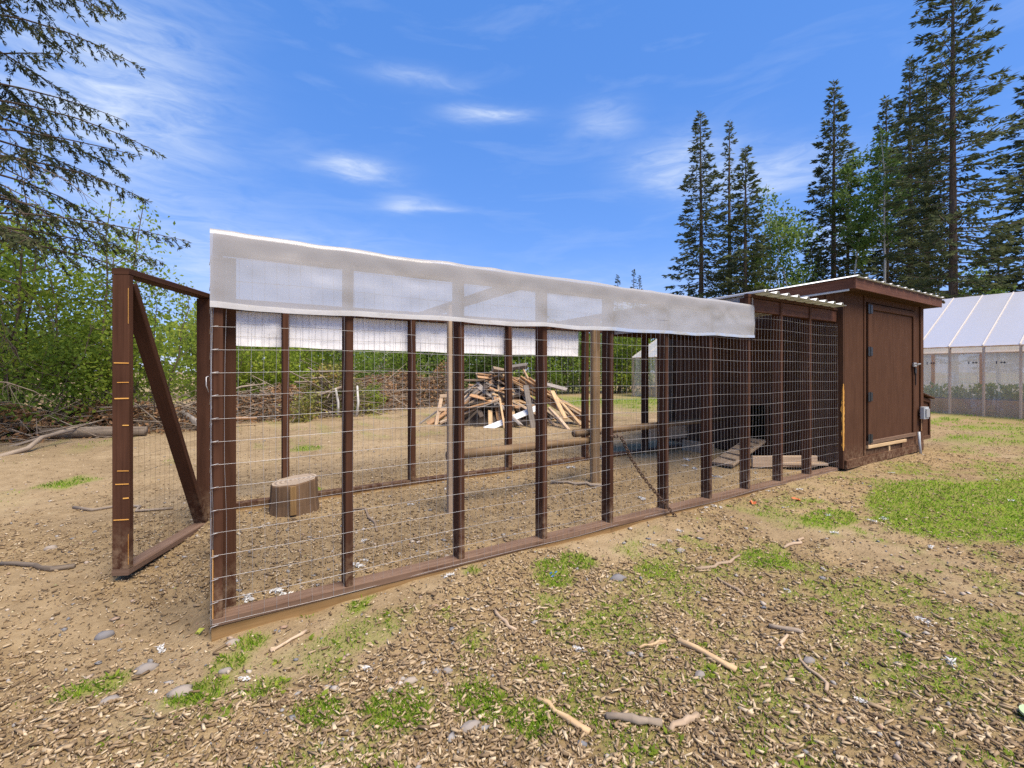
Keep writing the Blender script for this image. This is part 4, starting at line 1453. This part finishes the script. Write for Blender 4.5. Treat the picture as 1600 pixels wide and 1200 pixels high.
# ------------------------------------------------------------------ scrap lumber heap
named = (('long white painted board sloping down the front of the lumber heap', 'white_board', (4.43, 5.36, .02), (5.60, 5.02, .47), .14, .02),
         ('upright grey weathered board leaning on the front of the lumber heap', 'grey_board', (5.29, 5.22, .86), (5.25, 4.90, .04), .12, .025),
         ('short yellow upright board at the foot of the lumber heap', 'bare_wood', (4.69, 5.60, .36), (4.61, 5.44, .01), .09, .025),
         ('pale board with a broken end leaning on the right of the heap', 'bare_wood', (5.86, 5.10, .74), (5.80, 4.60, .22), .10, .03),
         ('long pale pole leaning down the right edge of the heap', 'bare_wood', (5.95, 5.30, .74), (6.12, 4.52, .08), .07, .05),
         ('crooked tan stick reaching furthest forward from the heap', 'tan_board', (5.75, 5.05, .40), (5.66, 4.33, .03), .07, .05),
         ('bright orange board standing in the dark middle of the heap', 'orange_board', (4.92, 5.66, .62), (4.89, 5.49, .16), .22, .02),
         ('short grey board lying flat high on the right of the heap', 'grey_board', (5.72, 5.55, .93), (6.18, 5.02, .76), .13, .03),
         ('round grey timber crowning the heap', 'grey_board', (5.18, 5.84, 1.19), (5.64, 5.68, 1.26), .09, .09),
         ('stubby tan block on the very top left of the heap', 'tan_board', (4.98, 5.98, 1.19), (5.24, 5.95, 1.14), .10, .08),
         ('forked pale stick poking up at the heap top', 'bare_wood', (5.56, 5.74, 1.22), (5.60, 5.55, .95), .04, .04))
for lb, mt, a, b, w_, t_ in named:
    mb = MB().board(a, b, w_, t_, (0, -.6, .8), .004, rnd=.012)
    tag(mb.build('scrap_board', mt, None, False, ((a[0] + b[0]) / 2, (a[1] + b[1]) / 2, min(a[2], b[2]))), lb, 'board', 'loose boards of the lumber heap')
rs = np.random.RandomState(21)
random.seed(3)
HC = np.array((5.22, 6.25))


def heap_z(x_, y_):
    q = math.hypot((x_ - HC[0]) / 1.35, (y_ - HC[1]) / 1.15)
    return max(0, 1.12 * (1 - q) ** .9 if q < 1 else 0)


kinds = [('tan_board', 'tan weathered board in the lumber heap'), ('grey_board', 'grey weathered board in the lumber heap'), ('orange_board', 'orange brown board in the lumber heap'), ('bare_wood', 'pale yellowish board in the lumber heap'), ('dark_board', 'dark board in the lumber heap')]
for i in range(165):
    k = rs.choice(5, p=(.28, .18, .16, .18, .20))
    ang = rs.rand() * 2 * math.pi
    q = rs.rand() ** .5
    if i < 40:
        k = 4 if rs.rand() < .6 else k  # sunken inner boards are mostly the dark kind
        q *= .75
    cx, cy = HC[0] + 1.0 * q * math.cos(ang), HC[1] + .85 * q * math.sin(ang)
    L = .18 + .55 * rs.rand() ** 1.3
    rad_dir = np.array((math.cos(ang), math.sin(ang)))
    tang = np.array((-rad_dir[1], rad_dir[0]))
    mixv = rs.rand()
    d2 = nrm(np.append(rad_dir * (1 if mixv < .65 else .25) + tang * rs.randn() * .5, 0))[:2]
    if rs.rand() < .35:
        d2 = nrm(np.array((.9, -.45)) + rs.randn(2) * .25)
    a2, b2 = np.array((cx, cy)) - d2 * L, np.array((cx, cy)) + d2 * L
    low = .55 * rs.rand() if i < 40 else 0
    za = max(.03, heap_z(*a2) + (-low + .07 * rs.rand()))
    zb = max(.03, heap_z(*b2) + (-low + .07 * rs.rand()))
    zm = heap_z(cx, cy) - low
    lift = max(0, zm - (za + zb) / 2)
    za += lift * .9
    zb += lift * .9
    w_ = (.09, .09, .14, .065, .04)[rs.randint(5)]
    t_ = (.02, .038, .038)[rs.randint(3)]
    mb = MB().board((a2[0], a2[1], za), (b2[0], b2[1], zb), w_, t_, (rs.randn() * .4, rs.randn() * .4, 1), .003, rnd=.02)
    u_ = (cx - HC[0]) * .839 - (cy - HC[1]) * .545
    v_ = (cx - HC[0]) * .545 + (cy - HC[1]) * .839
    zc = (za + zb) / 2
    side = 'far left' if u_ < -.55 else 'left' if u_ < -.15 else 'middle' if u_ < .2 else 'right' if u_ < .6 else 'far right'
    lev = 'foot' if zc < .3 else 'lower slope' if zc < .6 else 'upper slope' if zc < .9 else 'top'
    fb = 'back' if v_ > .35 else 'front'
    lb = kinds[k][1].replace('in the lumber heap', 'at the %s of the lumber heap, %s %s' % (lev, side, fb))
    lb = ('long ' if L > .5 else 'short ' if L < .26 else '') + lb
    tag(mb.build('scrap_board', kinds[k][0], None, False, (cx, cy, min(za, zb))), lb, 'board', 'loose boards of the lumber heap')
# long boards spilling down the right
for i in range(24):
    o_ = rs.rand(2) * np.array((.55, .5))
    a = (5.25 + o_[0], 5.85 - .4 * o_[1] + .2 * rs.randn(), 1.08 - .35 * o_[0] - .08 * rs.rand())
    b = (6.35 + .4 * o_[0], 4.75 + .5 * o_[1] + .15 * rs.randn(), .10 + .25 * rs.rand())
    k = (0, 2, 3, 0, 2)[i % 5]
    mb = MB().board(a, b, (.09, .065, .04)[i % 3], .03, (.3, .3, 1), .003, rnd=.02)
    tag(mb.build('scrap_board', kinds[k][0], None, False, (5.9, 5.3, .1)), 'long %s board, %s sliding down the right of the heap' % ({'tan_board': 'tan', 'orange_board': 'orange brown', 'bare_wood': 'pale yellowish'}[kinds[k][0]], 'one of the highest' if a[2] > .97 else 'one of the middle' if a[2] > .9 else 'one of the lowest'), 'board', 'long boards sliding down the right')
# broken crate frame at the left foot of the heap
cr = thing('broken_crate', 'broken wooden crate frame leaning at the left foot of the lumber heap', 'crate', (4.1, 6.4, 0))
for a, b in (((3.90, 6.45, .03), (4.08, 6.57, .61)), ((4.16, 6.52, .03), (4.34, 6.62, .62)), ((4.04, 6.57, .62), (4.42, 6.50, .63)), ((3.98, 6.50, .35), (4.32, 6.52, .35)), ((3.95, 6.28, .05), (4.3, 6.24, .10)), ((4.08, 6.30, .03), (4.28, 6.45, .30))):
    MB().board(a, b, .075, .03, (0, -1, .3)).build('slat', 'tan_board', cr)
# added dark core so that no daylight shows through the heap
N = 20
V, F = [], []
for j, (z, s_) in enumerate(((0, 1.0), (.3, .74), (.6, .47), (.85, .2))):
    for i in range(N):
        t = 2 * math.pi * i / N
        V.append((HC[0] + 1.1 * s_ * math.cos(t) * (1 + .1 * rs.randn()), HC[1] + .9 * s_ * math.sin(t) * (1 + .1 * rs.randn()), z * .93))
for j in range(3):
    for i in range(N):
        F.append((j * N + i, j * N + (i + 1) % N, j * N + N + (i + 1) % N, j * N + N + i))
F.append(tuple(range(3 * N, 4 * N)))
uv = [(V[q][0], V[q][2] * 3) for f_ in F for q in f_]
tag(link('heap_core', np_mesh('heap_core', V, F, 'dark_board', False, uv)), 'added dark core blocking daylight inside the lumber heap', 'scrap', kind='stuff')

# ------------------------------------------------------------------ small things on the ground
def gz(x_, y_):
    return float(ground_z(x_, y_))


stk = (((1.72, -1.16), (1.73, -1.40), .013, 'bare_wood', 'pale straight split stick lying right of centre in the foreground'), ((.97, -1.09), (1.04, -1.31), .010, 'bare_wood', 'bleached pale bent stick at the bottom centre'),
       ((1.16, -.49), (1.13, -.70), .009, 'tan_board', 'crooked tan twig on bare soil before the third bay'), ((2.41, -.73), (2.84, -.75), .010, 'tan_board', 'thin tan stick right of the single grey stone'),
       ((-1.07, 1.60), (-.69, 1.28), .014, 'dead_branch', 'dark stick on the ground left of the gate'), ((2.17, -1.28), (2.24, -1.39), .012, 'dead_branch', 'short dark broken branch in the right foreground'),
       ((2.62, -1.61), (2.59, -1.68), .010, 'dead_branch', 'small dark twig at the lower right'), ((1.01, 1.54), (1.03, .84), .010, 'tan_board', 'straight tan stick on the ground inside the second bay'),
       ((3.20, -.82), (3.52, -.81), .010, 'tan_board', 'tan stick lying towards the lawn'), ((1.13, -1.29), (1.25, -1.41), .014, 'dead_branch', 'curved brown stick right of the bleached one'),
       ((1.26, -1.44), (1.39, -1.45), .012, 'tan_board', 'thick tan stick on the bottom edge'), ((2.05, -1.47), (1.93, -1.63), .007, 'tan_board', 'thin tan twig in the middle of the right foreground'),
       ((.20, -.24), (.36, -.17), .008, 'tan_board', 'flat tan twig right of the corner in front of the sill'), ((1.52, -1.08), (1.66, -1.10), .008, 'bare_wood', 'short pale splinter left of the straight split stick'),
       ((2.43, -.84), (2.36, -1.03), .008, 'tan_board', 'tan twig below the thin tan stick'), ((2.17, -1.35), (2.02, -1.40), .008, 'tan_board', 'bent tan twig beside the short dark branch'),
       ((2.85, 1.20), (3.22, .87), .016, 'dead_branch', 'bent grey brown branch on the floor of the run near the round post'), ((-.98, 2.9), (-.35, 2.35), .012, 'dead_branch', 'thin dark stick behind the open gate'))
for i, (a, b, r_, mt, lb) in enumerate(stk):
    rs = np.random.RandomState(200 + i)
    pts = []
    for k in range(6):
        t = k / 5
        x_, y_ = a[0] + (b[0] - a[0]) * t, a[1] + (b[1] - a[1]) * t
        wv = math.hypot(b[0] - a[0], b[1] - a[1]) * .05
        x_, y_ = x_ + rs.randn() * wv, y_ + rs.randn() * wv
        pts.append((x_, y_, gz(x_, y_) + r_ * .9))
    tag(MB().tube(pts, [r_ * (.75 + .4 * rs.rand()) for _ in pts], 6).build('stick', mt, None, True, (pts[2][0], pts[2][1], pts[2][2])), lb, 'stick')


def rock(x_, y_, sx, sy, sz, seed):
    rs = np.random.RandomState(seed)
    V, F = [], []
    nu, nv = 9, 5
    for j in range(nv + 1):
        th = math.pi * j / nv
        for i in range(nu):
            p = np.array((math.sin(th) * math.cos(2 * math.pi * i / nu), math.sin(th) * math.sin(2 * math.pi * i / nu), math.cos(th)))
            q = 1 + .14 * rs.randn() * (0 < j < nv)
            V.append((p[0] * sx * q, p[1] * sy * q, p[2] * sz))
    for j in range(nv):
        for i in range(nu):
            F.append((j * nu + i, (j + 1) * nu + i, (j + 1) * nu + (i + 1) % nu, j * nu + (i + 1) % nu))
    return link('stone', np_mesh('stone', V, F, 'stone', True), None, (x_, y_, gz(x_, y_) + sz * .10))


for i, (x_, y_, s_, lb) in enumerate(((1.92, -.56, .055, 'rounded grey stone alone right of the grass patch'), (2.56, -.49, .045, 'pale stone near the sill right of the chain'), (-.10, -.35, .055, 'flat blue grey stone half buried at lower left'),
                                      (-.23, -.04, .05, 'flat brown stone left of the corner'), (-.32, -.23, .04, 'dark blue grey stone at the lower left edge'), (.07, .02 - .1, .035, 'pale stone just in front of the corner post'),
                                      (-.42, .40, .05, 'long dark stone below the gate'), (2.06, -1.5, .035, 'dark pebble among chips in the right foreground'), (.04, -.29, .03, 'whitish pebble beside the grass at lower left'),
                                      (.62, -.76, .035, 'tan flat stone in the bottom middle'), (.71, -1.08, .04, 'blue grey stone on the bottom edge'), (.77, -.77, .03, 'tan pebble on bare soil in the bottom middle'),
                                      (1.59, -1.32, .035, 'grey pebble right of the bleached stick'), (-.88, 1.76, .05, 'dark flat stone under the open gate'))):
    rs = np.random.RandomState(300 + i)
    s_ *= .72
    tag(rock(x_, y_, s_ * (1 + .3 * rs.rand()), s_ * .8, s_ * .6, 300 + i), lb, 'stone')

fo = [(2.63, -.35), (2.47, -.34), (3.49, -.04), (3.6, -.05), (3.62, -.09), (2.6, -1.14), (4.12, -.69), (3.74, -.89), (4.47, -.95), (4.29, -.94), (4.72, -.19), (6.37, -.38), (5.93, -1.39), (6.9, -1.11), (4.0, -1.36), (2.48, -1.84), (.10, -.41), (1.1, -.07), (4.43, -.06), (-.19, .10), (2.86, -.26), (2.81, -1.65), (1.95, -1.73), (1.3, -.95), (.5, -.6)]
fi = [(.15, .31), (.28, .29), (.33, .22), (.72, .39), (.79, .44), (.85, .71), (1.37, 1.23), (1.83, 1.48), (1.26, .15), (1.41, .18), (3.37, 1.58), (4.0, 1.7), (3.23, .8), (4.96, 1.22), (4.72, .95), (4.84, .91), (4.33, .17), (2.16, .14), (3.27, .48), (4.6, .6), (5.1, .45), (.1, .5), (4.7, 1.05)]
for i, (x_, y_) in enumerate(fo + fi):
    rs = np.random.RandomState(400 + i)
    n = 46
    a = rs.rand() * 6.28
    s_ = .018 + .024 * rs.rand() if i not in (25, 26, 27, 28) else .05
    if i > 34:
        s_ *= 1.5
    t = rs.rand(n)
    sgn = np.where(rs.rand(n) < .5, -1, 1)
    b = a + sgn * (.5 + .5 * rs.rand(n))
    P = np.stack([math.cos(a) * s_ * (t - .5) * 1.7, math.sin(a) * s_ * (t - .5) * 1.7, .005 * np.sin(t * 3.1) + .004 * rs.rand(n)], -1) + rs.randn(n, 3) * np.array((.004, .004, .001))
    D = np.stack([np.cos(b), np.sin(b), .25 * rs.randn(n)], -1)
    V, F = kites(P, D, s_ * (.25 + .5 * rs.rand(n)), s_ * .14, rs, .6)
    inside = i >= len(fo)
    bay = ('first', 'second', 'third', 'fourth', 'fifth', 'sixth', 'seventh', 'eighth', 'ninth', 'last')[int(min(9, max(0, x_ // .61)))]
    if inside:
        lb = 'white feather tuft inside the run, %s half of the %s bay' % ('near' if y_ < .9 else 'far', bay)
    elif x_ > 5.4:
        lb = 'white feather tuft on the lawn %s' % ('close before the coop door' if y_ > -.9 else 'right of the coop, ' + ('nearer the coop' if x_ < 6.5 else 'farther out'))
    else:
        lb = 'white feather tuft %s the sill of the %s bay' % ('right beside' if y_ > -.2 else ('a step in front of' if y_ > -.8 else 'well in front of'), bay)
    tag(link('feather', np_mesh('feather', V, F, 'feather'), None, (x_, y_, gz(x_, y_) + .006)), lb, 'feather', 'feathers inside the run' if inside else 'feathers outside the run')
# litter
V = [(.048 * math.cos(t), .048 * math.sin(t), z) for z in (0, .008) for t in np.linspace(0, 2 * math.pi, 25)[:-1]]
F = [tuple(range(23, -1, -1)), tuple(range(24, 48))] + [(i, (i + 1) % 24, 24 + (i + 1) % 24, 24 + i) for i in range(24)]
tag(link('plastic_lid', np_mesh('plastic_lid', V, F, 'lid_green'), None, (2.315, -2.10, gz(2.315, -2.10) + .015)), 'pale green round plastic lid at the bottom right corner', 'lid')


def scrap(name, label, x_, y_, mat, s_, seed):
    rs = np.random.RandomState(seed)
    V, F = kites(rs.randn(5, 3) * .008, rs.randn(5, 3) * np.array((1, 1, .3)), s_, s_ * .6, rs, .4)
    tag(link(name, np_mesh(name, V, F, mat), None, (x_, y_, gz(x_, y_) + .015)), label, 'scrap')


scrap('blue_scrap', 'small blue plastic scrap in the grass patch', 1.62, -.35, 'blue_scrap', .03, 1)
scrap('orange_scrap', 'orange vegetable scraps on the ground near the sill', 3.95, -.18, 'orange_scrap', .06, 2)
scrap('orange_scrap', 'second orange scrap further along towards the coop', 4.35, -.35, 'orange_scrap', .05, 3)
scrap('fallen_leaf', 'yellow green leaf caught at the foot of the corner post', -.055, .10, 'yellow_leaf', .035, 4)


# ------------------------------------------------------------------ chips, pebbles, grass
def scatter(n, rs, rmin=1.0, rmax=13, p=1.0):
    """points spread round the place where the viewer stands, thinning with distance"""
    u = rs.rand(n)
    r = rmin * (rmax / rmin) ** (u ** p)
    a = R(57) + R(72) * (rs.rand(n) * 2 - 1)
    return CAM[0] + r * np.cos(a), CAM[1] + r * np.sin(a), r


def solid_ok(x, y):
    sill = (x > -.02) & (x < 6.0) & (((y > -.012) & (y < .10)) | ((y > 1.77) & (y < 1.89)))
    cp_ = (x > 6.0) & (x < 8.5) & (y > -.08) & (y < 2.4)
    return ~(sill | cp_)


rs = np.random.RandomState(1)
x, y, r = scatter(240000, rs, 1.0, 13, .85)
mm, gm = mulch_mask(x, y), grass_mask(x, y)
keep = (rs.rand(len(x)) < (.07 + .50 * mm) * (1 - .5 * gm)) & solid_ok(x, y)
x, y, r = x[keep], y[keep], r[keep]
n = len(x)
L = (.0035 + .016 * rs.rand(n) ** 3.0 + .010 * (rs.rand(n) < .03)) * np.where(y > 0, .85, 1.0)
W = L * (.12 + .30 * rs.rand(n))
T = .0015 + .003 * rs.rand(n)
a = rs.rand(n) * 6.283
tilt = rs.randn(n) * .16
rollw = rs.randn(n) * .35
d = np.stack([np.cos(a) * np.cos(tilt), np.sin(a) * np.cos(tilt), np.sin(tilt)], -1)
s = np.stack([-np.sin(a) * np.cos(rollw), np.cos(a) * np.cos(rollw), np.sin(rollw)], -1)
u3 = np.cross(d, s)
C = np.stack([x, y, ground_z(x, y) + .004 + .006 * rs.rand(n)], -1)
e1, e2 = (.35 + .65 * rs.rand(n))[:, None], (.35 + .65 * rs.rand(n))[:, None]
L_, W_, T_ = L[:, None], W[:, None], T[:, None]
corners = []
for sz in (-1, 1):
    corners += [C - d * L_ - s * W_ * e1 + u3 * T_ * sz, C + d * L_ * e2 - s * W_ * e2 + u3 * T_ * sz, C + d * L_ + s * W_ * e2 * .6 + u3 * T_ * sz, C - d * L_ * e1 + s * W_ + u3 * T_ * sz]
V = np.stack(corners, 1).reshape(-1, 3)
q = np.array([(3, 2, 1, 0), (4, 5, 6, 7), (0, 1, 5, 4), (1, 2, 6, 5), (2, 3, 7, 6), (3, 0, 4, 7)])
F = (np.arange(n)[:, None, None] * 8 + q[None]).reshape(-1, 4)
tag(link('wood_chips', np_mesh('wood_chips', V, F, 'chips')), 'brown wood chips and bark mulch strewn over the ground', 'wood chips', kind='stuff')
NCH = n

rs = np.random.RandomState(8)
x, y, r = scatter(230000, rs, 1.0, 14, .85)
mm = mulch_mask(x, y)
keep = (rs.rand(len(x)) < (.42 + .40 * mm)) & solid_ok(x, y)
x, y, r = x[keep], y[keep], r[keep]
n = len(x)
P = np.stack([x, y, ground_z(x, y) + .0025 + .004 * rs.rand(n)], -1)
a = rs.rand(n) * 6.283
D = np.stack([np.cos(a), np.sin(a), rs.randn(n) * .12], -1)
Ld = (.004 + .016 * rs.rand(n) ** 2) * (1 + .05 * r)
V, F = kites(P, D, Ld, Ld * (.10 + .45 * rs.rand(n) ** 2), rs, .3)
tag(link('litter', np_mesh('litter', V, F, 'debris')), 'fine straw, needles and crumbs scattered over the soil', 'litter', kind='stuff')

rs = np.random.RandomState(2)
x, y, r = scatter(16000, rs, 1.0, 9)
inr = (x > 0) & (x < 6) & (y > 0.1) & (y < 1.77)
keep = (rs.rand(len(x)) < np.where(inr, .75 * sstep(4.5, .5, x), .28) * (1 - grass_mask(x, y))) & solid_ok(x, y)
x, y = x[keep], y[keep]
n = len(x)
ico = np.array([(0, 0, 1), (.9, 0, .35), (.28, .85, .3), (-.72, .53, .35), (-.72, -.53, .3), (.28, -.85, .35), (.5, .5, -.6), (-.6, 0, -.6), (.4, -.6, -.6)])
fa = np.array([(0, 1, 2), (0, 2, 3), (0, 3, 4), (0, 4, 5), (0, 5, 1), (1, 6, 2), (2, 6, 7), (2, 7, 3), (3, 7, 4), (4, 7, 8), (4, 8, 5), (5, 8, 1), (1, 8, 6)])
sc = .004 + .011 * rs.rand(n) ** 2.5
V = ico[None] * (1 + .25 * rs.randn(n, 9, 1)) * sc[:, None, None] * np.stack([1 + .4 * rs.rand(n), .7 + .4 * rs.rand(n), .5 + .3 * rs.rand(n)], -1)[:, None]
ca, sa = np.cos(rs.rand(n) * 6.28), np.sin(rs.rand(n) * 6.28)
V = np.stack([V[..., 0] * ca[:, None] - V[..., 1] * sa[:, None], V[..., 0] * sa[:, None] + V[..., 1] * ca[:, None], V[..., 2]], -1)
V += np.stack([x, y, ground_z(x, y) + sc * .35], -1)[:, None]
F = (np.arange(n)[:, None, None] * 9 + fa[None]).reshape(-1, 3)
tag(link('gravel', np_mesh('gravel', V.reshape(-1, 3), F, 'pebbles')), 'small pebbles and gravel in the soil around the run', 'gravel', kind='stuff')

rs = np.random.RandomState(3)
x, y, r = scatter(700000, rs, 1.0, 20, .75)
gm = grass_mask(x, y)
keep = (rs.rand(len(x)) < gm ** 1.5 * .62 + .006 * (y < 0)) & solid_ok(x, y)
x, y, r, gm = x[keep], y[keep], r[keep], gm[keep]
n = len(x)
H = (.007 + .013 * rs.rand(n)) * (.6 + .5 * gm) * (1 + .10 * r)
Wd = .0006 + .0005 * rs.rand(n) + .00035 * r
a = rs.rand(n) * 6.283
ln = .25 + .8 * rs.rand(n)
B = np.stack([x, y, ground_z(x, y) - .002], -1)
o_ = np.stack([np.cos(a), np.sin(a), 0 * a], -1)
s = np.stack([-np.sin(a), np.cos(a), 0 * a], -1)
up = np.array((0, 0, 1.0))
M_ = B + o_ * (H * ln * .35)[:, None] + up * (H * .62)[:, None]
Tp = B + o_ * (H * ln)[:, None] + up * (H * .95)[:, None]
V = np.stack([B - s * Wd[:, None], B + s * Wd[:, None], M_ + s * Wd[:, None] * .8, Tp, M_ - s * Wd[:, None] * .8], 1).reshape(-1, 3)
F = (np.arange(n)[:, None] * 5 + np.arange(5)[None])
tag(link('grass', np_mesh('grass', V, F, 'grass_blades')), 'short green grass growing in patches and a lawn at right', 'grass', kind='stuff')
# broad-leaved weeds
rs = np.random.RandomState(6)
x, y, r = scatter(2600, rs, 1.2, 6)
keep = (rs.rand(len(x)) < grass_mask(x, y) * .8) & solid_ok(x, y) & (y < 0)
x, y = x[keep], y[keep]
P = np.repeat(np.stack([x, y, ground_z(x, y) + .004], -1), 7, 0)
D = rs.randn(len(P), 3)
D[:, 2] = .25 + .3 * rs.rand(len(P))
V, F = kites(P, D, .014 + .020 * rs.rand(len(P)), .012, rs, .3)
tag(link('weeds', np_mesh('weeds', V, F, 'leaf_light')), 'small broad leaved weeds dotted among the grass', 'weeds', kind='stuff')
tris = sum(sum(len(p.vertices) - 2 for p in o.data.polygons) if len(o.data.polygons) < 5000 else len(o.data.polygons) * 2 for o in bpy.data.objects if o.type == 'MESH')
print('TRIS', tris, 'chips', NCH, 'grass', n, 'objects', len(bpy.data.objects))
